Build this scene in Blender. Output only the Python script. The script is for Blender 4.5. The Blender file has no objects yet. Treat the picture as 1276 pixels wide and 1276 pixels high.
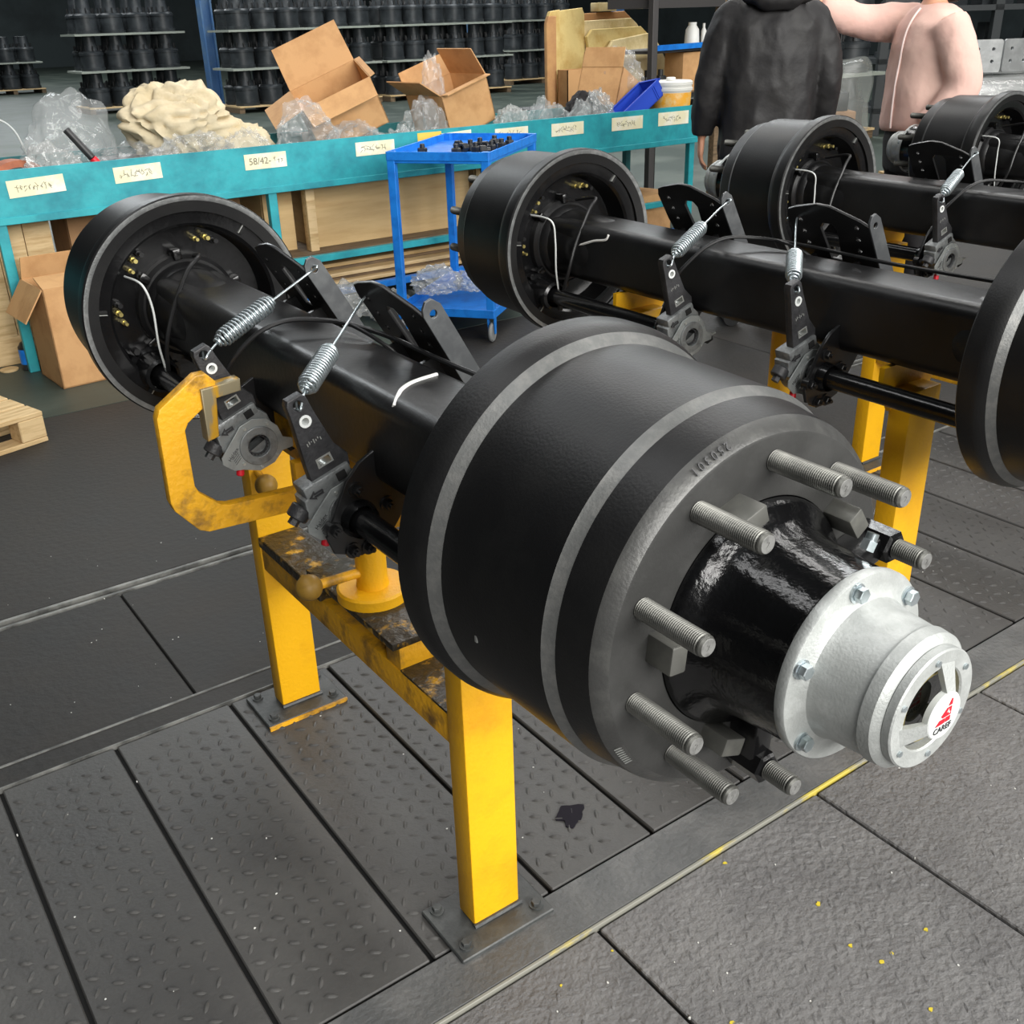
import bpy, bmesh, math, random
from math import pi, sin, cos, radians
from mathutils import Vector, Matrix, noise

random.seed(11)
S = bpy.context.scene
COL = S.collection

# ---------------------------------------------------------------- camera
F_PX = 1285.08
CR = Vector((0.8134585, -0.5809971, -0.0269734))
CU = Vector((0.2715579, 0.3383818, 0.9009740))
CF = Vector((0.5143360, 0.7402298, -0.4330339))
cd = bpy.data.cameras.new('camera')
cam = bpy.data.objects.new('camera', cd)
COL.objects.link(cam)
M = Matrix.Identity(4)
for i in range(3):
    M[i][0] = CR[i]; M[i][1] = CU[i]; M[i][2] = -CF[i]
M.translation = Vector((-0.722527, -0.524742, 1.435749))
cam.matrix_world = M
cd.sensor_width = 36.0
cd.lens = F_PX * 36.0 / 1276.0
cd.clip_start = 0.02
cd.clip_end = 300
S.camera = cam

# ---------------------------------------------------------------- light
W = bpy.data.worlds.new('hall_air')
S.world = W
W.use_nodes = True
W.node_tree.nodes['Background'].inputs[0].default_value = (0.94, 0.97, 1.0, 1)
W.node_tree.nodes['Background'].inputs[1].default_value = 0.10


def area(name, loc, target, sx, sy, energy, col=(1, 1, 1)):
    l = bpy.data.lights.new(name, 'AREA')
    l.shape = 'RECTANGLE'; l.size = sx; l.size_y = sy; l.energy = energy; l.color = col
    o = bpy.data.objects.new(name, l)
    COL.objects.link(o)
    o.location = loc
    o.rotation_euler = (Vector(target) - Vector(loc)).to_track_quat('-Z', 'Y').to_euler()
    return o


# daylight through the big door behind the photographer and the roof-light strips of the hall, the farthest an added fill
area('door_daylight', (1.2, -7.5, 4.6), (0.3, 1.0, 0.6), 11.0, 5.0, 2150, (1.0, 0.985, 0.95))
area('roof_light_strip', (-1.6, 1.6, 7.2), (-1.6, 1.6, 0), 1.2, 10.0, 190, (1.0, 1.0, 1.0))
area('roof_light_strip', (4.2, 4.0, 7.2), (4.2, 4.0, 0), 1.2, 12.0, 420, (1.0, 0.98, 0.95))
area('roof_light_strip', (9.5, 4.5, 7.2), (9.5, 4.5, 0), 1.2, 12.0, 480, (1.0, 0.98, 0.95))
area('roof_light_strip', (2.5, 17.0, 7.2), (2.5, 17.0, 0), 1.4, 16.0, 800, (0.93, 0.98, 1.0))
area('roof_light_strip', (11.0, 14.0, 7.2), (11.0, 14.0, 0), 1.4, 14.0, 950, (0.93, 0.98, 1.0))
area('roof_light_strip', (6.0, 34.0, 7.2), (6.0, 34.0, 0), 1.4, 16.0, 900, (0.93, 0.98, 1.0))  # extra strip added only to brighten the far background

S.view_settings.view_transform = 'Standard'
S.view_settings.look = 'None'
S.view_settings.gamma = 1.0
S.view_settings.use_curve_mapping = False
S.view_settings.exposure = 0.0

# ---------------------------------------------------------------- materials
MT = {}


def srgb(r, g, b):
    f = lambda c: (c / 255 / 12.92) if c / 255 <= .04045 else ((c / 255 + .055) / 1.055) ** 2.4
    return (f(r), f(g), f(b), 1)


def mat(name, col, rough=.5, metal=0., col2=None, scale=6., lo=.45, hi=.65, detail=6., bump=0., bscale=60.,
        alpha=1., rand=0., rough2=None, spec=.5, stretch=None, coat=0., bdetail=4.):
    m = bpy.data.materials.new(name)
    m.use_nodes = True
    nt = m.node_tree
    p = nt.nodes['Principled BSDF']
    p.inputs['Base Color'].default_value = col
    p.inputs['Roughness'].default_value = rough
    p.inputs['Metallic'].default_value = metal
    p.inputs['Specular IOR Level'].default_value = spec
    p.inputs['Alpha'].default_value = alpha
    p.inputs['Coat Weight'].default_value = coat
    if col2 or bump or rand:
        tc = nt.nodes.new('ShaderNodeTexCoord')
        vec = tc.outputs['Object']
        oi = nt.nodes.new('ShaderNodeObjectInfo')
        sh = nt.nodes.new('ShaderNodeVectorMath'); sh.operation = 'MULTIPLY_ADD'
        cb = nt.nodes.new('ShaderNodeCombineXYZ')
        for k in range(3):
            nt.links.new(oi.outputs['Random'], cb.inputs[k])
        nt.links.new(cb.outputs[0], sh.inputs[0])
        sh.inputs[1].default_value = (37, 53, 71)
        nt.links.new(vec, sh.inputs[2])
        vec = sh.outputs[0]
        if stretch:
            mp = nt.nodes.new('ShaderNodeMapping')
            mp.inputs['Scale'].default_value = stretch
            nt.links.new(vec, mp.inputs[0]); vec = mp.outputs[0]
    if col2:
        n = nt.nodes.new('ShaderNodeTexNoise')
        n.inputs['Scale'].default_value = scale; n.inputs['Detail'].default_value = detail
        n.inputs['Roughness'].default_value = .62
        nt.links.new(vec, n.inputs['Vector'])
        r = nt.nodes.new('ShaderNodeMapRange')
        r.inputs['From Min'].default_value = lo; r.inputs['From Max'].default_value = hi
        nt.links.new(n.outputs['Fac'], r.inputs['Value'])
        mx = nt.nodes.new('ShaderNodeMix'); mx.data_type = 'RGBA'
        mx.inputs['A'].default_value = col; mx.inputs['B'].default_value = col2
        nt.links.new(r.outputs[0], mx.inputs['Factor'])
        out = mx.outputs['Result']
        if rand:
            hs = nt.nodes.new('ShaderNodeHueSaturation')
            mr = nt.nodes.new('ShaderNodeMapRange')
            mr.inputs['To Min'].default_value = 1 - rand; mr.inputs['To Max'].default_value = 1 + rand
            nt.links.new(oi.outputs['Random'], mr.inputs['Value'])
            nt.links.new(mr.outputs[0], hs.inputs['Value'])
            nt.links.new(out, hs.inputs['Color']); out = hs.outputs[0]
        nt.links.new(out, p.inputs['Base Color'])
        if rough2 is not None:
            rr = nt.nodes.new('ShaderNodeMapRange')
            rr.inputs['To Min'].default_value = rough; rr.inputs['To Max'].default_value = rough2
            nt.links.new(r.outputs[0], rr.inputs['Value'])
            nt.links.new(rr.outputs[0], p.inputs['Roughness'])
    if bump:
        n2 = nt.nodes.new('ShaderNodeTexNoise')
        n2.inputs['Scale'].default_value = bscale; n2.inputs['Detail'].default_value = bdetail
        nt.links.new(vec, n2.inputs['Vector'])
        b = nt.nodes.new('ShaderNodeBump')
        b.inputs['Strength'].default_value = bump; b.inputs['Distance'].default_value = .01
        nt.links.new(n2.outputs['Fac'], b.inputs['Height'])
        nt.links.new(b.outputs[0], p.inputs['Normal'])
    MT[name] = m
    return m


mat('drum_paint', srgb(19, 19, 20), .42, col2=srgb(26, 26, 26), scale=9, bump=.06, bscale=300, spec=.42)
mat('gloss_black', srgb(15, 15, 16), .2, bump=.06, bscale=60, spec=.5, col2=srgb(22, 22, 23), scale=8)
mat('hub_gloss', srgb(12, 12, 13), .16, bump=.10, bscale=130, spec=.55)
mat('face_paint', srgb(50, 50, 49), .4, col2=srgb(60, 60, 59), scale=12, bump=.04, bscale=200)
mat('bevel_painted_sheen', srgb(74, 74, 73), .38, metal=.35, col2=srgb(86, 86, 84), scale=40, bump=.06, bscale=260)  # highlight of the black paint on the bevel, put into a lighter base grey
mat('beam_paint', srgb(20, 20, 21), .34, col2=srgb(34, 34, 35), scale=4, lo=.4, hi=.7, spec=.4, rough2=.45, bump=.05, bscale=80)
mat('black_cast', srgb(38, 38, 40), .5, col2=srgb(58, 58, 60), scale=20, bump=.15, bscale=220)
mat('bracket_paint', srgb(20, 20, 21), .3, spec=.5, col2=srgb(30, 30, 31), scale=8)
mat('hub_lug_grey', srgb(96, 96, 92), .4, metal=.3, col2=srgb(110, 110, 104), scale=30)
mat('bracket_flange', srgb(74, 76, 78), .42, metal=.25, col2=srgb(92, 94, 95), scale=20)  # lighter than bracket_paint: front light on the flange is put into the colour
mat('chamfer_sheen', srgb(104, 105, 104), .42, metal=.5, col2=srgb(118, 118, 116), scale=60, bump=.06, bscale=260)  # sheen of the drum paint on its chamfers, painted as a lighter grey
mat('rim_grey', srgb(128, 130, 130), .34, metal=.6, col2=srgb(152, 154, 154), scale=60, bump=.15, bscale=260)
mat('stud_steel', srgb(104, 104, 100), .42, metal=.65, col2=srgb(122, 122, 117), scale=30)
mat('stud_end', srgb(140, 140, 138), .5, metal=.5, col2=srgb(112, 112, 110), scale=120)
mat('cast_aluminium', srgb(172, 175, 173), .5, metal=.4, col2=srgb(188, 191, 189), scale=40, bump=.12, bscale=350)
mat('zinc', srgb(196, 204, 208), .3, metal=.85, col2=srgb(168, 180, 182), scale=60)
mat('adjuster_grey', srgb(128, 131, 131), .4, metal=.4, col2=srgb(98, 100, 101), scale=45, bump=.15, bscale=250)
mat('name_plate', srgb(150, 154, 153), .38, metal=.4, col2=srgb(128, 132, 132), scale=30)
mat('brass', srgb(206, 190, 120), .3, metal=.8)
mat('white_paint', srgb(232, 232, 228), .5)
mat('red_paint', srgb(205, 22, 42), .45)
mat('dark_print', srgb(44, 44, 46), .6)
mat('bare_shine', srgb(182, 184, 180), .35, metal=.6)
mat('emblem_white', srgb(205, 208, 206), .5)
mat('glass_dark', srgb(14, 15, 14), .05, spec=.8, coat=.5)
mat('rubber_hose', srgb(26, 26, 27), .42)
mat('yellow_paint', srgb(238, 178, 18), .42, col2=srgb(214, 150, 22), scale=7, lo=.5, hi=.8, bump=.12, bscale=140)
mat('yellow_worn', srgb(226, 166, 28), .5, col2=srgb(120, 88, 38), scale=16, lo=.5, hi=.68, bump=.25, bscale=90, detail=9)
mat('yellow_oily', srgb(44, 38, 26), .38, col2=srgb(196, 148, 34), scale=26, lo=.56, hi=.66, bump=.5, bscale=60, detail=9)
mat('jaw_worn', srgb(140, 130, 104), .42, metal=.4, col2=srgb(196, 148, 40), scale=30, lo=.5, hi=.6, stretch=(1, 1, .3))
mat('ball_brass', srgb(150, 116, 44), .5, col2=srgb(116, 88, 34), scale=30)
mat('foot_plate', srgb(52, 54, 54), .5, col2=srgb(70, 72, 71), scale=20, bump=.2, bscale=80)
mat('tread_plate', srgb(58, 57, 56), .46, col2=srgb(72, 71, 69), scale=5, lo=.35, hi=.7, rand=.05, bump=.15, bscale=110, rough2=.56, bdetail=6)
mat('worn_plate', srgb(92, 91, 91), .58, col2=srgb(110, 109, 108), scale=7, lo=.35, hi=.7, rand=.05, bump=.75, bscale=75, rough2=.7, bdetail=9)
mat('dark_plate', srgb(40, 39, 38), .58, col2=srgb(56, 53, 50), scale=3.5, lo=.35, hi=.75, rand=.06, bump=.25, bscale=50, rough2=.7, spec=.3)
mat('rail_steel', srgb(76, 77, 77), .5, col2=srgb(94, 94, 93), scale=9, bump=.35, bscale=90)
mat('rail_stripe', srgb(128, 127, 118), .6, col2=srgb(190, 172, 74), scale=9, lo=.52, hi=.6, stretch=(.5, 1, 1))
mat('rail_edge', srgb(126, 126, 122), .5, col2=srgb(70, 70, 68), scale=12, lo=.4, hi=.6)
mat('seam_black', srgb(12, 12, 12), .9)
mat('green_floor', srgb(56, 66, 60), .5, col2=srgb(80, 88, 80), scale=1.2, bump=.1, bscale=20, rough2=.62)
mat('stain', srgb(30, 28, 34), .8, spec=.1)
mat('yellow_speck', srgb(196, 176, 40), .6)
mat('pale_speck', srgb(205, 205, 200), .6)
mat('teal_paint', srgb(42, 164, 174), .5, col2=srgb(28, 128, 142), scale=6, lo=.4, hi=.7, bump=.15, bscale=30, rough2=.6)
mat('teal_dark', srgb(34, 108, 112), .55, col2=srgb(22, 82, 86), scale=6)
mat('paper', srgb(232, 226, 190), .7, col2=srgb(240, 238, 222), scale=12)
mat('yellow_tag', srgb(236, 196, 84), .6)
mat('ink', srgb(120, 116, 100), .7)
mat('blue_paint', srgb(26, 122, 214), .42, col2=srgb(18, 102, 190), scale=14, bump=.08, bscale=60)
mat('blue_column', srgb(72, 112, 160), .55, col2=srgb(96, 126, 156), scale=4)
mat('rubber_grey', srgb(128, 130, 130), .6)
mat('cardboard', srgb(204, 158, 108), .75, col2=srgb(186, 140, 92), scale=7, bump=.08, bscale=40)
mat('cardboard_dark', srgb(150, 114, 78), .8, col2=srgb(132, 100, 70), scale=7)
mat('plywood', srgb(206, 176, 126), .65, col2=srgb(184, 150, 100), scale=5, lo=.4, hi=.75, stretch=(.5, 1, 4), bump=.08, bscale=40)
mat('pine', srgb(214, 186, 140), .65, col2=srgb(184, 152, 104), scale=8, stretch=(.6, 5, 5), bump=.12, bscale=40)
mat('old_wood', srgb(120, 100, 76), .75, col2=srgb(84, 70, 54), scale=9, stretch=(.5, 6, 6))
mat('clear_plastic', srgb(205, 208, 208), .1, alpha=.2, bump=1., bscale=20, spec=1., bdetail=2)
mat('milky_plastic', srgb(190, 192, 190), .14, alpha=.42, bump=1., bscale=22, spec=1., bdetail=2)
mat('haze_plastic', srgb(180, 184, 180), .16, alpha=.2, bump=.4, bscale=14, spec=.8)
mat('calico', srgb(206, 192, 162), .9, col2=srgb(192, 176, 142), scale=6, bump=.25, bscale=40)
mat('terracotta', srgb(172, 104, 74), .7, col2=srgb(142, 80, 58), scale=8)
mat('blue_bin', srgb(38, 74, 190), .4)
mat('bucket_white', srgb(226, 226, 220), .45)
mat('bucket_orange', srgb(232, 166, 48), .5, col2=srgb(222, 196, 140), scale=20)
mat('foam', srgb(214, 192, 128), .85, col2=srgb(190, 158, 92), scale=5, bump=.2, bscale=30)
mat('foam_pale', srgb(226, 208, 160), .85, col2=srgb(202, 180, 124), scale=7, bump=.3, bscale=40)
mat('foam_edge', srgb(178, 132, 88), .85, col2=srgb(196, 152, 100), scale=6)
mat('dark_steel', srgb(78, 76, 76), .5, metal=.3)
mat('black_iron', srgb(30, 31, 32), .45, col2=srgb(44, 45, 46), scale=8)
mat('stock_paint', srgb(42, 46, 49), .42, col2=srgb(60, 64, 67), scale=6, spec=.4)
mat('stock_sheet', srgb(150, 156, 146), .7)
mat('grey_part', srgb(138, 140, 140), .45, metal=.4, col2=srgb(156, 158, 158), scale=10)
mat('jacket_black', srgb(36, 35, 36), .55, col2=srgb(44, 43, 43), scale=7, bump=.5, bscale=11, spec=.3)
mat('trousers_black', srgb(26, 24, 26), .8, bump=.2, bscale=20)
mat('pink_cotton', srgb(222, 182, 170), .9, col2=srgb(228, 192, 178), scale=4, bump=.6, bscale=12)
mat('pink_piping', srgb(246, 226, 220), .8)
mat('skin', srgb(214, 158, 128), .55, col2=srgb(204, 144, 116), scale=9)
mat('hair_black', srgb(24, 20, 20), .4, bump=.4, bscale=90, stretch=(1, 1, .15))
mat('eye_dark', srgb(20, 16, 16), .2)
mat('wall_paint', srgb(66, 76, 78), .8, col2=srgb(52, 60, 62), scale=.6)
mat('rack_steel', srgb(48, 52, 54), .6)  # dark grey steel of the right-hand rack


# ---------------------------------------------------------------- mesh helpers
class B:
    def __init__(self):
        self.bm = bmesh.new()

    def ring_faces(self, rings, closed_u=True):
        bm = self.bm
        for a, b in zip(rings[:-1], rings[1:]):
            n = len(a)
            for i in range(n if closed_u else n - 1):
                j = (i + 1) % n
                try:
                    bm.faces.new((a[i], a[j], b[j], b[i]))
                except ValueError:
                    pass

    def lathe(self, prof, n=64, c=(0, 0, 0), axis='Y', closed=False, cap0=False, cap1=False, a0=0.):
        """prof: (axial, radius)"""
        rings = []
        for (y, r) in prof:
            ring = []
            for k in range(n):
                t = a0 + 2 * pi * k / n
                if axis == 'Y':
                    p = (c[0] + r * cos(t), c[1] + y, c[2] + r * sin(t))
                elif axis == 'Z':
                    p = (c[0] + r * cos(t), c[1] + r * sin(t), c[2] + y)
                else:
                    p = (c[0] + y, c[1] + r * cos(t), c[2] + r * sin(t))
                ring.append(self.bm.verts.new(p))
            rings.append(ring)
        if closed:
            rings.append(rings[0])
        self.ring_faces(rings)
        if cap0: self.bm.faces.new(rings[0])
        if cap1: self.bm.faces.new(rings[-1])
        return self

    def box(self, lo, hi, mtx=None, bev=0., seg=2):
        lo, hi = Vector(lo), Vector(hi)
        r = bmesh.ops.create_cube(self.bm, size=1.0)
        vs = r['verts']
        c, s = (lo + hi) / 2, hi - lo
        for v in vs:
            v.co = Vector((v.co.x * s.x, v.co.y * s.y, v.co.z * s.z)) + c
        if bev:
            es = list({e for v in vs for e in v.link_edges})
            g = bmesh.ops.bevel(self.bm, geom=es, offset=bev, segments=seg, affect='EDGES', profile=.5)
            vs = list({v for f in g['faces'] for v in f.verts} | {v for v in vs if v.is_valid})
        if mtx is not None:
            for v in vs: v.co = mtx @ v.co
        return self

    def tube(self, pts, r, n=8, cap=True, closed=False):
        pts = [Vector(p) for p in pts]
        m = len(pts)
        rr = r if isinstance(r, (list, tuple)) else [r] * m
        rings = []
        prev = None
        for i, p in enumerate(pts):
            if closed:
                t = (pts[(i + 1) % m] - pts[i - 1])
            else:
                t = pts[min(i + 1, m - 1)] - pts[max(i - 1, 0)]
            t.normalize()
            if prev is None:
                up = Vector((0, 0, 1)) if abs(t.z) < .9 else Vector((1, 0, 0))
                x = up.cross(t).normalized()
            else:
                x = (prev - t * prev.dot(t)).normalized()
            prev = x
            y = t.cross(x)
            ring = [self.bm.verts.new(p + (x * cos(2 * pi * k / n) + y * sin(2 * pi * k / n)) * rr[i]) for k in range(n)]
            rings.append(ring)
        if closed: rings.append(rings[0])
        self.ring_faces(rings)
        if cap and not closed:
            self.bm.faces.new(rings[0]); self.bm.faces.new(rings[-1])
        return self

    def cyl(self, p0, p1, r, n=24, bev=0., r1=None):
        p0, p1 = Vector(p0), Vector(p1)
        r1 = r if r1 is None else r1
        if bev:
            t = (p1 - p0).normalized()
            return self.tube([p0, p0 + t * 1e-5, p0 + t * bev, p1 - t * bev, p1 - t * 1e-5, p1], [r - bev, r - bev, r, r1, r1 - bev, r1 - bev], n)
        return self.tube([p0, p1], [r, r1], n)

    def prism(self, poly, lo, hi, plane='xz', mtx=None):
        def P(a, b, c):
            q = {'xz': (a, c, b), 'xy': (a, b, c), 'yz': (c, a, b)}[plane]
            v = Vector(q)
            return mtx @ v if mtx is not None else v
        a = [self.bm.verts.new(P(p[0], p[1], lo)) for p in poly]
        b = [self.bm.verts.new(P(p[0], p[1], hi)) for p in poly]
        self.bm.faces.new(a); self.bm.faces.new(b)
        self.ring_faces([a, b])
        return self

    def loft(self, secs, n=20, cap=True, power=2.2):
        """secs: (centre, xdir, ydir, rx, ry)"""
        rings = []
        for c, xd, yd, rx, ry in secs:
            c, xd, yd = Vector(c), Vector(xd), Vector(yd)
            ring = []
            for k in range(n):
                t = 2 * pi * k / n
                u, v = cos(t), sin(t)
                u = math.copysign(abs(u) ** (2 / power), u); v = math.copysign(abs(v) ** (2 / power), v)
                ring.append(self.bm.verts.new(c + xd * (u * rx) + yd * (v * ry)))
            rings.append(ring)
        self.ring_faces(rings)
        if cap:
            self.bm.faces.new(rings[0]); self.bm.faces.new(rings[-1])
        return self

    def ico(self, c, s, sub=3, fn=None):
        r = bmesh.ops.create_icosphere(self.bm, subdivisions=sub, radius=1.0)
        s = Vector(s) if not isinstance(s, (int, float)) else Vector((s, s, s))
        for v in r['verts']:
            n = v.co.normalized()
            k = fn(n) if fn else 1.0
            v.co = Vector((n.x * s.x, n.y * s.y, n.z * s.z)) * k + Vector(c)
        return self

    def add_mesh(self, me, mtx=None):
        tmp = bmesh.new(); tmp.from_mesh(me)
        if mtx is not None: tmp.transform(mtx)
        m2 = bpy.data.meshes.new('tmp'); tmp.to_mesh(m2); tmp.free()
        self.bm.from_mesh(m2); bpy.data.meshes.remove(m2)
        return self

    def plate(self, outline, holes, t, mtx=None, bev=0.):
        """flat plate with holes: 2D outline in xy extruded +-t/2 along z, then mtx"""
        cu = bpy.data.curves.new('c', 'CURVE'); cu.dimensions = '2D'; cu.fill_mode = 'BOTH'
        cu.extrude = t / 2 - bev; cu.bevel_depth = bev; cu.bevel_resolution = 1
        cu.offset = -bev
        for loop in [outline] + list(holes):
            sp = cu.splines.new('POLY'); sp.points.add(len(loop) - 1)
            for i, p in enumerate(loop): sp.points[i].co = (p[0], p[1], 0, 1)
            sp.use_cyclic_u = True
        o = bpy.data.objects.new('c', cu)
        me = bpy.data.meshes.new_from_object(o)
        self.add_mesh(me, mtx)
        bpy.data.objects.remove(o); bpy.data.curves.remove(cu); bpy.data.meshes.remove(me)
        return self

    def text(self, body, size, ext, mtx, align='CENTER'):
        cu = bpy.data.curves.new('t', 'FONT'); cu.body = body; cu.size = size; cu.extrude = ext
        cu.align_x = align; cu.align_y = 'CENTER'; cu.resolution_u = 3
        o = bpy.data.objects.new('t', cu)
        me = bpy.data.meshes.new_from_object(o)
        self.add_mesh(me, mtx)
        bpy.data.objects.remove(o); bpy.data.curves.remove(cu); bpy.data.meshes.remove(me)
        return self

    def build(self, name, m, parent=None, smooth=35, weld=False):
        bm = self.bm
        if weld: bmesh.ops.remove_doubles(bm, verts=bm.verts, dist=1e-5)
        bmesh.ops.recalc_face_normals(bm, faces=bm.faces)
        me = bpy.data.meshes.new(name)
        bm.to_mesh(me); bm.free()
        if smooth:
            me.shade_smooth(); me.set_sharp_from_angle(angle=radians(smooth))
        me.materials.append(MT[m])
        o = bpy.data.objects.new(name, me)
        COL.objects.link(o)
        if parent is not None: o.parent = parent
        return o


def circle(cx, cy, r, n=16, a0=0):
    return [(cx + r * cos(a0 + 2 * pi * k / n), cy + r * sin(a0 + 2 * pi * k / n)) for k in range(n)]


def rrect(hx, hy, r, n=5, cx=0, cy=0):
    out = []
    for sx, sy, a in ((1, 1, 0), (-1, 1, 90), (-1, -1, 180), (1, -1, 270)):
        for k in range(n + 1):
            t = radians(a + 90 * k / n)
            out.append((cx + sx * (hx - r) + r * cos(t), cy + sy * (hy - r) + r * sin(t)))
    return out


def smooth_path(pts, n=6):
    pts = [Vector(p) for p in pts]
    out = []
    m = len(pts)
    for i in range(m - 1):
        p0, p1, p2, p3 = pts[max(i - 1, 0)], pts[i], pts[i + 1], pts[min(i + 2, m - 1)]
        for k in range(n):
            t = k / n
            out.append(.5 * ((2 * p1) + (p2 - p0) * t + (2 * p0 - 5 * p1 + 4 * p2 - p3) * t * t + (3 * p1 - p0 - 3 * p2 + p3) * t ** 3))
    out.append(pts[-1])
    return out


def thing(name, label, cat, loc=(0, 0, 0), rz=0., group=None):
    o = bpy.data.objects.new(name, None)
    COL.objects.link(o)
    o.location = loc; o.rotation_euler = (0, 0, rz)
    o.empty_display_size = .1
    return tag(o, label, cat, group)


def tag(o, label, cat, group=None):
    o['label'] = label; o['category'] = cat
    if group: o['group'] = group
    return o


def struct(o, label=None):
    o['kind'] = 'structure'
    if label: o['label'] = label
    return o


def dup(root, loc, label, rz=None):
    def rec(o, par):
        c = o.copy(); COL.objects.link(c); c.parent = par
        for ch in o.children: rec(ch, c)
        return c
    r = rec(root, None)
    r.location = loc
    if rz is not None: r.rotation_euler = (0, 0, rz)
    r['label'] = label
    return r


def inst(src, name, parent, loc=None, rot=None):
    c = bpy.data.objects.new(name, src.data)
    COL.objects.link(c); c.parent = parent
    if loc is not None: c.location = loc
    if rot is not None: c.rotation_euler = rot
    return c


# XZ-plane placement for plates made in xy: x->X, y->Z, thickness along Y
XZ = Matrix(((1, 0, 0, 0), (0, 0, -1, 0), (0, 1, 0, 0), (0, 0, 0, 1)))

# =====================================================================
#  FLOOR
# =====================================================================
floor = B().box((-30, -14, -.06), (40, 60, -.012)).build('floor', 'seam_black', smooth=0)
struct(floor, 'dark workshop floor under the steel plates')


def plates(x0s, y0, y1, m, gap=.004, z=0., name='floor_plate', bev=.0025, tilt=.0009):
    out = []
    for a, b in zip(x0s[:-1], x0s[1:]):
        bb = B().box((a + gap, y0 + gap, -.01), (b - gap, y1 - gap, 0.0), bev=bev, seg=1)
        for v in bb.bm.verts:
            v.co.z += random.uniform(-tilt, tilt * .3) if v.co.z > -.008 else 0
        o = bb.build(name, m, floor, smooth=0)
        o.location.z = z
        out.append((o, a, b))
    return out


def lugs(parent, a, b, y0, y1, step, L, Wd, H, keep=1., jit=0.):
    """raised lens-shaped tread marks, joined to one part"""
    bm = bmesh.new()
    k = 0
    x = a + step * .7
    i = 0
    while x < b - step * .6:
        y = y0 + step * .8
        j = 0
        while y < y1 - step * .7:
            if random.random() < keep:
                ang = (pi / 4 if (i + j) % 2 else -pi / 4) + radians(12)
                cx = x + random.uniform(-jit, jit); cy = y + random.uniform(-jit, jit)
                h = H * random.uniform(.6, 1.05)
                d = Vector((cos(ang), sin(ang), 0)); n = Vector((-sin(ang), cos(ang), 0))
                c = Vector((cx, cy, 0))
                ring = [c + d * L / 2, c + d * L * .22 + n * Wd / 2, c - d * L * .22 + n * Wd / 2, c - d * L / 2,
                        c - d * L * .22 - n * Wd / 2, c + d * L * .22 - n * Wd / 2]
                vs = [bm.verts.new((p.x, p.y, -.0012)) for p in ring]
                t1 = bm.verts.new((c + d * L * .2) + Vector((0, 0, h))); t2 = bm.verts.new((c - d * L * .2) + Vector((0, 0, h)))
                for q in ((0, 1, 't1'), (1, 2, 't2', 't1'), (2, 3, 't2'), (3, 4, 't2'), (4, 5, 't1', 't2'), (5, 0, 't1')):
                    bm.faces.new([vs[e] if isinstance(e, int) else (t1 if e == 't1' else t2) for e in q])
            y += step; j += 1
        x += step; i += 1
    bmesh.ops.recalc_face_normals(bm, faces=bm.faces)
    me = bpy.data.meshes.new('tread_pattern'); bm.to_mesh(me); bm.free()
    me.shade_smooth()
    me.materials.append(parent.data.materials[0])
    o = bpy.data.objects.new('tread_pattern', me); COL.objects.link(o); o.parent = parent
    o['kind'] = 'stuff'


SX = [-1.655, -1.40, -1.15, -.895, -.642, -.404, -.139, .113, .362, .612, .862, 1.112, 1.364, 1.615, 1.866, 2.128, 2.38, 2.63, 2.88, 3.13]
for o, a, b in plates(SX, .587, 1.505, 'tread_plate', gap=.004):
    lugs(o, a, b, .60, 1.49, .034, .030, .009, .0044, keep=.97, jit=.0012)
SX2 = [-1.60, -1.02, -.45, .125, .700, 1.272, 1.845, 2.42]
for o, a, b in plates(SX2, -.62, .474, 'worn_plate', gap=.0035):
    lugs(o, a, b, -.2, .46, .034, .027, .008, .0022, keep=.75, jit=.004)
for o, a, b in plates([-2.4, -1.4, -.19, 1.03, 2.24, 3.5], 1.584, 2.19, 'dark_plate', gap=.0025):
    pass
for o, a, b in plates([-3.2, -1.2, .9, 2.9, 4.9], 2.245, 3.86, 'dark_plate', gap=.003):
    pass
plates([-1.6, -1.02, -.45, .125, .7, 1.272, 1.845, 2.42], -1.8, -.63, 'worn_plate')
plates([3.13, 4.9, 6.8], .587, 2.19, 'dark_plate')
plates([2.42, 4.4, 6.8], -.62, .474, 'worn_plate')
plates([4.9, 6.8], 2.245, 3.86, 'dark_plate')
# flat rails between the plate rows
B().box((-3, .482, -.01), (6.8, .584, .003), bev=.002, seg=1).build('rail_strip', 'rail_steel', floor, smooth=0)
B().box((-3, .474, -.01), (6.8, .4805, .0045), bev=.0012, seg=1).build('rail_edge', 'rail_stripe', floor, smooth=0)
B().box((-3, 1.509, -.01), (6.8, 1.581, .002), bev=.002, seg=1).build('rail_strip', 'dark_plate', floor, smooth=0)
B().box((-3, 1.506, -.01), (6.8, 1.5095, .0035)).build('rail_edge', 'rail_edge', floor, smooth=0)
B().box((-3, 1.577, -.01), (6.8, 1.584, .0045), bev=.001, seg=1).build('rail_edge', 'rail_edge', floor, smooth=0)
B().box((-3, 2.226, -.01), (6.8, 2.238, .004), bev=.001, seg=1).build('rail_edge', 'rail_edge', floor, smooth=0)
B().box((-3, 2.192, -.01), (6.8, 2.203, .003), bev=.001, seg=1).build('rail_edge', 'rail_edge', floor, smooth=0)
B().box((-30, 3.864, -.02), (40, 60, -.001)).build('painted_concrete', 'green_floor', floor, smooth=0)
B().box((-30, -14, -.02), (-3.2, 3.86, -.001)).build('painted_concrete', 'dark_plate', floor, smooth=0)
B().box((6.81, -14, -.02), (40, 3.86, -.001)).build('painted_concrete', 'green_floor', floor, smooth=0)


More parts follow.
